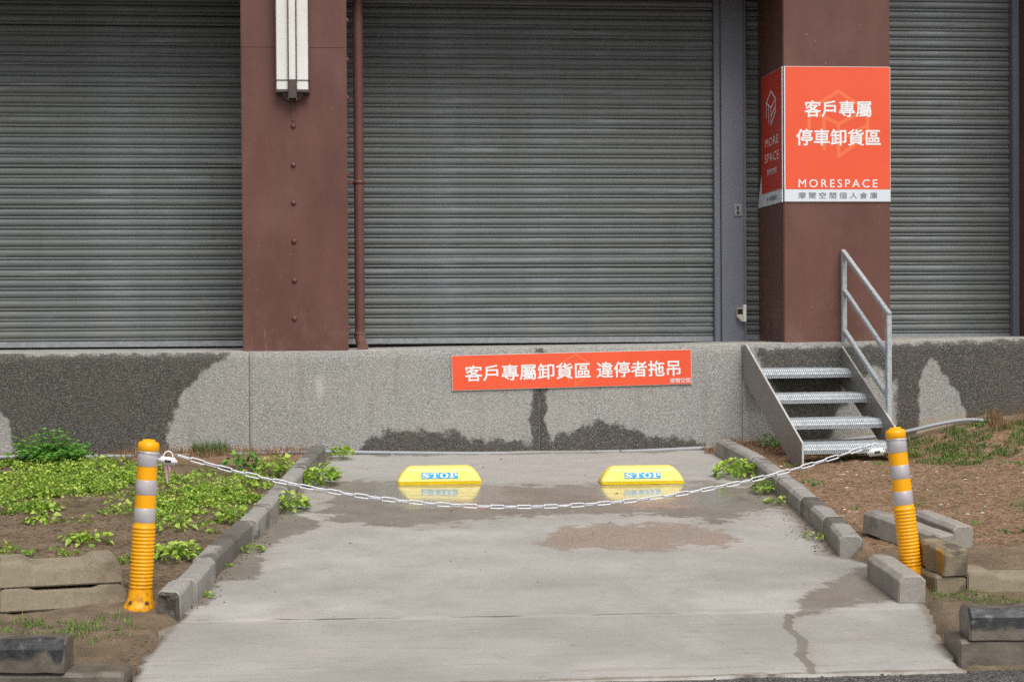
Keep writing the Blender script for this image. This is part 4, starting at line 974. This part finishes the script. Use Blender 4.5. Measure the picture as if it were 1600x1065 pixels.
# ------------------------------------------------------------------ vegetation
def leaf_geo(V_, F_, T_, base, dirv, length, width, tone, fold=.25, droop=.25):
    d = Vector(dirv).normalized(); s = d.cross(Vector((0, 0, 1)))
    if s.length < 1e-3: s = Vector((1, 0, 0))
    s.normalize(); s = (Matrix.Rotation(random.uniform(-.95, .95), 3, d) @ s); nrm = s.cross(d).normalized(); n = len(V_)
    m1 = base + d * length * .45; tip = base + d * length - Vector((0, 0, length * droop))
    V_ += [base, m1 + s * width / 2 + nrm * width * fold * .5, tip, m1 - s * width / 2 + nrm * width * fold * .5, m1 - nrm * width * fold * .3]
    F_ += [(n, n + 4, n + 1), (n + 4, n + 2, n + 1), (n, n + 3, n + 4), (n + 4, n + 3, n + 2)]
    T_ += [tone] * 5
def weed(V_, F_, T_, c, R, H, n, ls, tone0):
    for i in range(n):
        a = random.uniform(0, 2 * math.pi); rr_ = R * math.sqrt(random.random()); h = H * (1 - .55 * (rr_ / R) ** 2) * random.uniform(.25, 1)
        b = c + Vector((rr_ * math.cos(a), rr_ * math.sin(a), h)); a2 = a + random.uniform(-1.1, 1.1)
        L = ls * random.uniform(.6, 1.25)
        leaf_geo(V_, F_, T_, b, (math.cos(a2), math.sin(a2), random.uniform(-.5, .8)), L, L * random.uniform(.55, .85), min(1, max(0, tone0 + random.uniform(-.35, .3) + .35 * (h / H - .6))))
    for i in range(max(3, n // 9)):
        a = random.uniform(0, 6.28); rr_ = R * random.random() * .7; p = c + Vector((rr_ * math.cos(a) * .3, rr_ * math.sin(a) * .3, -.01)); q = c + Vector((rr_ * math.cos(a), rr_ * math.sin(a), H * .75)); s = Vector((.0016, 0, 0)); k = len(V_)
        V_ += [p - s, p + s, q + s, q - s]; F_.append((k, k + 1, k + 2, k + 3)); T_ += [.35] * 4
def veg_obj(name, V_, F_, T_, mat, parent=None, origin=None):
    if origin is not None: V_ = [v - origin for v in V_]
    me = mesh(name, V_, F_); fattr(me, 'tone', T_); o = link(name, me, mat, parent)
    if origin is not None: o.location = origin
    return o
# ground cover of low nettle-like weeds (left)
cov = [[(-3.2, -.45), (-1.62, -.45), (-1.2, -.75), (-1.05, -1.25), (-1.15, -1.75), (-1.6, -1.75), (-2.0, -1.95), (-3.2, -1.7)],
       [(-1.15, -1.15), (-.85, -1.1), (-.55, -1.3), (-.42, -1.5), (-.50, -2.15), (-.75, -2.3), (-1.0, -2.0)]]
V_, F_, T_ = [], [], []
cnt = 0
while cnt < 900:
    x = random.uniform(-3.0, -.4); y = random.uniform(-2.4, -.35)
    if x > Lx(y) - .16: continue
    dd = max(float(inpoly(np.array([x]), np.array([y]), p)[0]) for p in cov)
    nz_ = fbm(x, y, 2.6, 4, 17.)
    if dd + .7 * nz_ < random.uniform(-.08, .2): continue
    cnt += 1; weed(V_, F_, T_, Vector((x, y, gz(x, y))), random.uniform(.035, .09), random.uniform(.02, .075), random.randint(16, 28), random.choice((.015, .02, .022, .026, .032)), random.choice((.3, .55, .7, .85)))
for k in range(520):   # sparse sprigs on the bare soil
    x = random.uniform(-2.4, -.5); y = random.uniform(-4.0, -1.8)
    if x > Lx(y) - .15 or fbm(x, y, 2.0, 3, 5.) < -.02 - .12 * (y + 1.8): continue
    weed(V_, F_, T_, Vector((x, y, gz(x, y))), random.uniform(.02, .05), random.uniform(.015, .045), random.randint(4, 9), random.uniform(.02, .034), random.uniform(.3, .7))
VR, FR, TR = [], [], []
for k in range(160):   # sprigs on the right-hand soil, thicker towards the wall and the stairs
    x = random.uniform(2.8, 5.3); y = random.choice((random.uniform(-1.3, -.25), random.uniform(-3.4, -.3)))
    if fbm(x, y, 2.4, 3, 12.) < .05: continue
    weed(VR, FR, TR, Vector((x, y, gz(x, y))), random.uniform(.02, .05), random.uniform(.012, .04), random.randint(5, 11), random.uniform(.016, .03), random.uniform(.2, .6))
tag(veg_obj('weeds', VR, FR, TR, M['leafdark']), 'sparse dark green sprigs on the brown soil right of driveway', None, None, 'stuff')
tag(veg_obj('weeds', V_, F_, T_, M['leaf']), 'bright green low weeds spreading over the soil left of driveway', None, None, 'stuff')
# separate weed clumps
def clump(label, x, y, R, H, n, ls=.045, dark=False, z=None):
    V_, F_, T_ = [], [], []; c = Vector((x, y, gz(x, y) if z is None else z)); weed(V_, F_, T_, c, R, H, n, ls, .6)
    o = veg_obj('weed_clump', V_, F_, T_, M['leafdark'] if dark else M['leaf'], None, c); tag(o, label, 'weed', 'single weed clumps'); return o
dz_ = lambda y: SL * y
clump('bushy weed rooted where the left kerb meets the driveway, nearest the wall', -.14, -1.22, .10, .15, 170, .042, z=dz_(-1.2))
clump('leafy weed spilling onto the driveway under the chain, at the left kerb', -.31, -2.0, .10, .11, 140, .042, z=dz_(-2.0))
clump('small weed tuft below the left kerb where the concrete is wet', -.485, -3.05, .06, .05, 26, .034, z=dz_(-3.05))
clump('tiny weed sprig at the left kerb foot', -.585, -3.42, .035, .03, 12, .026, z=dz_(-3.4))
clump('weed fringe at the foot of the kerb end stone', -.645, -3.98, .05, .025, 22, .022, z=dz_(-3.98))
clump('bright bushy weed inside the right kerb near the wall', 2.48, -1.15, .13, .13, 190, .042, z=dz_(-1.15))
clump('leafy weed under the chain at the right kerb', 2.52, -1.72, .07, .09, 70, .038, z=dz_(-1.72))
clump('small pale weed at the right kerb foot', 2.51, -2.05, .055, .05, 24, .036, z=dz_(-2.05))
clump('thin yellowish weed in the gap below the right kerb', 2.49, -3.02, .07, .045, 22, .032, z=dz_(-3.02))
clump('big low weed on bare soil just right of the upright post', -.83, -3.33, .12, .09, 140, .042)
clump('upright weed behind the post on bare soil', -.90, -2.66, .10, .09, 70, .036)
clump('weed on the bare soil between stacked slabs and wall', -1.30, -2.95, .10, .075, 55, .044)
clump('low weed patch left of the bare soil', -1.63, -2.38, .10, .06, 44, .042)
clump('weed leaning over the outer edge of the left kerb', -.60, -2.42, .10, .10, 100, .038)
clump('dark green weed by the dry grass near the wall foot', -.66, -.78, .10, .14, 60, .045, True)
clump('bright weed behind the top of the left kerb', -.43, -.98, .11, .12, 120, .042)
clump('weed at the wall foot beside the conduit end of the kerb', -.02, -.25, .07, .08, 90, .036, z=.0)
clump('small green tuft in dry grass under the stairs', 2.93, -.30, .08, .12, 44, .034, True)
# tall mugwort-like bush against the wall
bush = tag(empty('bush', (-1.93, -.42, gz(-1.93, -.42))), 'tall dark green leafy bush against the wet wall', 'bush')
V_, F_, T_ = [], [], []
for k in range(46):
    a = random.uniform(0, 6.28); R_ = .30 * math.sqrt(random.random()); h = .225 * (1 - .6 * (R_ / .30) ** 2) * random.uniform(.45, 1.15); top = Vector((R_ * math.cos(a), R_ * math.sin(a) * .8, h)); root = top * .35; root.z = 0
    for j in range(12):
        u = .25 + .75 * j / 11; b = root.lerp(top, u); a2 = j * 2.4 + a; L = .075 * (1.15 - .5 * u)
        dv = Vector((math.cos(a2), math.sin(a2), .35))
        for da in (-.6, -.25, 0, .25, .6):
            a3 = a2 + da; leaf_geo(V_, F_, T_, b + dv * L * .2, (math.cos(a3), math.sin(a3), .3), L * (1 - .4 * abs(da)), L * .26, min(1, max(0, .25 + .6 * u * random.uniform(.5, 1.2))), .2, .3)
veg_obj('foliage', V_, F_, T_, M['leafdark'], bush)
sv = bmesh.new(); bv = []
V2, F2 = [], []
for k in range(12):
    a = random.uniform(0, 6.28); q = Vector((.16 * math.cos(a), .12 * math.sin(a), .22)); n0 = len(V2)
    for s in range(4):
        for (p, r_) in ((Vector((0, 0, -.02)) + q * .2, .004), (q, .002)):
            V2.append(Vector((p.x, p.y, p.z if p is q else -.02)) + Vector((math.cos(s * 1.57), math.sin(s * 1.57), 0)) * r_)
    for s in range(4): F2.append((n0 + s * 2, n0 + (s * 2 + 2) % 8, n0 + (s * 2 + 3) % 8, n0 + s * 2 + 1))
sv.free(); link('stem', mesh('stem', V2, F2), M['stem'], bush)

# grasses and straw
def blades(name, label, pts, mat, L, wd, lean, tone):
    V_, F_, T_ = [], [], []
    for x, y, z in pts:
        a = random.uniform(0, 6.28); ln = L * random.uniform(.5, 1.3); d = Vector((math.cos(a), math.sin(a), 0)); s = Vector((-d.y, d.x, 0)) * wd / 2; le = random.uniform(.2, 1) * lean
        p = Vector((x, y, z)); m_ = p + d * ln * .35 * le + Vector((0, 0, ln * .6 * (1 - .45 * le))); t = p + d * ln * le + Vector((0, 0, ln * (1 - .8 * le))); n = len(V_)
        V_ += [p - s, p + s, m_ + s * .8, m_ - s * .8, t]; F_ += [(n, n + 1, n + 2, n + 3), (n + 3, n + 2, n + 4)]; T_ += [min(1, max(0, tone + random.uniform(-.4, .4)))] * 5
    return tag(veg_obj(name, V_, F_, T_, mat), label, None, None, 'stuff')
def scatter(poly, n, thr=-.15, sc_=4., seed=1., zf=gz):
    xs_ = [p[0] for p in poly]; ys_ = [p[1] for p in poly]; out_ = []
    k = 0
    while len(out_) < n and k < n * 30:
        k += 1; x = random.uniform(min(xs_) - .1, max(xs_) + .1); y = random.uniform(min(ys_) - .1, max(ys_) + .1)
        if float(inpoly(np.array([x]), np.array([y]), poly)[0]) + .12 * fbm(x, y, 3, 3, seed) < 0: continue
        if fbm(x, y, sc_, 3, seed + 4) < thr: continue
        if -.05 < y: continue
        out_.append((x, y, zf(x, y) - .003))
    return out_
blades('grass', 'green grass on the soil mound right of the leaning post', scatter([(3.75, -.15), (3.68, -1.0), (4.0, -1.15), (4.6, -.75), (5.3, -.5), (5.3, -.15), (4.4, -.1)], 4200, -.12, 5.5), M['grass'], .055, .0048, 1.0, .5)
blades('grass', 'sparse grass in front of the stacked gutter slabs', scatter([(-2.0, -4.75), (-2.0, -4.5), (-1.45, -4.36), (-.95, -4.34), (-.88, -4.55), (-1.0, -4.75), (-1.3, -4.95)], 1700, .0, 7, 3.), M['grass'], .042, .0035, 1.0, .75)
blades('grass', 'short grass tuft behind the right road kerb', scatter([(2.66, -4.18), (2.86, -4.2), (3.0, -4.5), (2.85, -4.7), (2.62, -4.45)], 700, -.15, 5, 6.), M['grass'], .03, .003, .9, .65)
blades('grass', 'tuft of fine green grass on the dry strip by the wall', scatter([(-1.0, -.06), (-.8, -.06), (-.8, -.16), (-1.0, -.16)], 500, -9), M['grass'], .10, .003, .5, .3)
blades('dry_grass', 'dry brown grass strip along the wall foot left of the driveway', scatter([(-1.6, -.05), (.0, -.05), (.0, -.2), (-.3, -.25), (-1.5, -.22)], 2200, -.35), M['straw'], .075, .003, .8, .4)
blades('dry_grass', 'dry reddish grass matted under and beside the steel stairs', scatter([(2.6, -.05), (3.9, -.05), (3.9, -.75), (2.95, -.85), (2.68, -.5)], 2400, -.35), M['straw'], .06, .003, .9, .35)
blades('dry_grass', 'heap of dry grass on the mound at the right wall end', scatter([(4.35, -.08), (5.2, -.08), (5.2, -.4), (4.45, -.35)], 1700, -.3, zf=lambda x, y: gz(x, y) + .07 * max(0, 1 - ((x - 4.75) / .3) ** 2) * random.random()), M['straw'], .07, .003, .9, .35)
blades('dry_grass', 'dry grass at the wall foot by the right kerb top', scatter([(2.45, -.03), (2.75, -.03), (2.75, -.2), (2.5, -.2)], 500, -9, zf=lambda x, y: max(gz(x, y), SL * y)), M['straw'], .07, .003, .7, .5)
# needle litter lying on the soil
def litter(poly, n, L, wd, name, label, mat, tone, thr=-9, lift=.004):
    V_, F_, T_ = [], [], []
    for x, y, z in scatter(poly, n, thr):
        a = random.uniform(0, 6.28); ln = L * random.uniform(.4, 1.2); d = Vector((math.cos(a), math.sin(a), random.uniform(-.12, .12))) * ln / 2; s = Vector((-math.sin(a), math.cos(a), random.uniform(-.5, .5))) * wd / 2; c = Vector((x, y, z + lift + random.random() * lift)); k = len(V_)
        V_ += [c - d - s, c + d - s, c + d + s, c - d + s]; F_.append((k, k + 1, k + 2, k + 3)); T_ += [min(1, max(0, tone + random.uniform(-.5, .5)))] * 4
    return tag(veg_obj(name, V_, F_, T_, mat), label, None, None, 'stuff')
litter([(2.68, -3.5), (2.68, -.1), (5.4, -.1), (5.4, -3.7), (3.3, -3.45)], 20000, .038, .003, 'needle_litter', 'brown needle litter covering the soil right of the driveway', M['straw'], .45)
litter([(-2.6, -4.0), (-2.6, -.1), (-.25, -.1), (-.75, -3.9)], 14000, .038, .003, 'needle_litter', 'brown needle litter among the weeds left of the driveway', M['straw'], .3)
def pebbles(name, label, pts, r0, r1, mat, flat=.5):
    V_, F_ = [], []
    oc = [(1, 0, 0), (0, 1, 0), (-1, 0, 0), (0, -1, 0), (0, 0, 1), (0, 0, -1)]; of = [(0, 1, 4), (1, 2, 4), (2, 3, 4), (3, 0, 4), (1, 0, 5), (2, 1, 5), (3, 2, 5), (0, 3, 5)]
    for x, y, z in pts:
        r = random.uniform(r0, r1); n = len(V_); a = random.uniform(0, 6.28)
        for q in oc:
            s = r * random.uniform(.7, 1.3); X_ = q[0] * math.cos(a) - q[1] * math.sin(a); Y_ = q[0] * math.sin(a) + q[1] * math.cos(a); V_.append((x + X_ * s, y + Y_ * s * .7, z + q[2] * s * flat + r * .15))
        F_ += [tuple(n + i for i in t) for t in of]
    return tag(link(name, mesh(name, V_, F_), mat), label, None, None, 'stuff')
P_ = scatter([(2.75, -2.6), (2.75, -.7), (5.3, -.7), (5.3, -2.8)], 150, -9)
pebbles('litter', 'white paper scraps and chips scattered on the brown soil', P_, .006, .017, M['plasticwhite'], .25)
P_ = scatter([(2.66, -5.35), (2.66, -3.6), (3.4, -3.6), (5, -5.3)], 900, -9) + scatter([(-1.2, -5.3), (-1.3, -4.75), (-.9, -4.4), (-.72, -4.4), (-.8, -5.3)], 700, -9) + scatter([(-2.4, -4.0), (-2.4, -2.2), (-.8, -2.2), (-.9, -3.9)], 600, -9)
pebbles('gravel', 'small stones and soil crumbs on the bare ground', P_, .003, .012, M['dirt'], .6)
P_ = scatter([(2.75, -3.4), (2.75, -.3), (5.3, -.3), (5.3, -3.6)], 900, .0, 3., 9.) + scatter([(-2.4, -4.0), (-2.4, -1.8), (-.6, -1.8), (-.9, -3.9)], 500, .0, 3., 2.)
pebbles('soil_clods', 'loose dark soil clods lying on the bare ground', P_, .004, .021, M['dirt'], .7)
dv = lambda x, y: SL * y + .001
P_ = [(x, y, dv(x, y) - (.010 if y < -4.45 else 0)) for x, y in [(random.uniform(-.6, 2.45), random.uniform(-5.3, -.3)) for _ in range(70)]]
P_ += [(Rx(y) - abs(random.gauss(0, .07)), y, dv(0, y)) for y in [random.uniform(-3.4, -1.6) for _ in range(170)]] + [(Lx(y) + abs(random.gauss(0, .05)), y, dv(0, y)) for y in [random.uniform(-4.3, -1.0) for _ in range(120)]]
P_ += [(x, -5.44 - abs(random.gauss(0, .05)), ROAD_Z) for x in [random.uniform(-1.2, 3.2) for _ in range(220)]]
pebbles('gravel', 'dark grit crumbs along the driveway edges', P_, .002, .0075, M['brokenface'], .6)
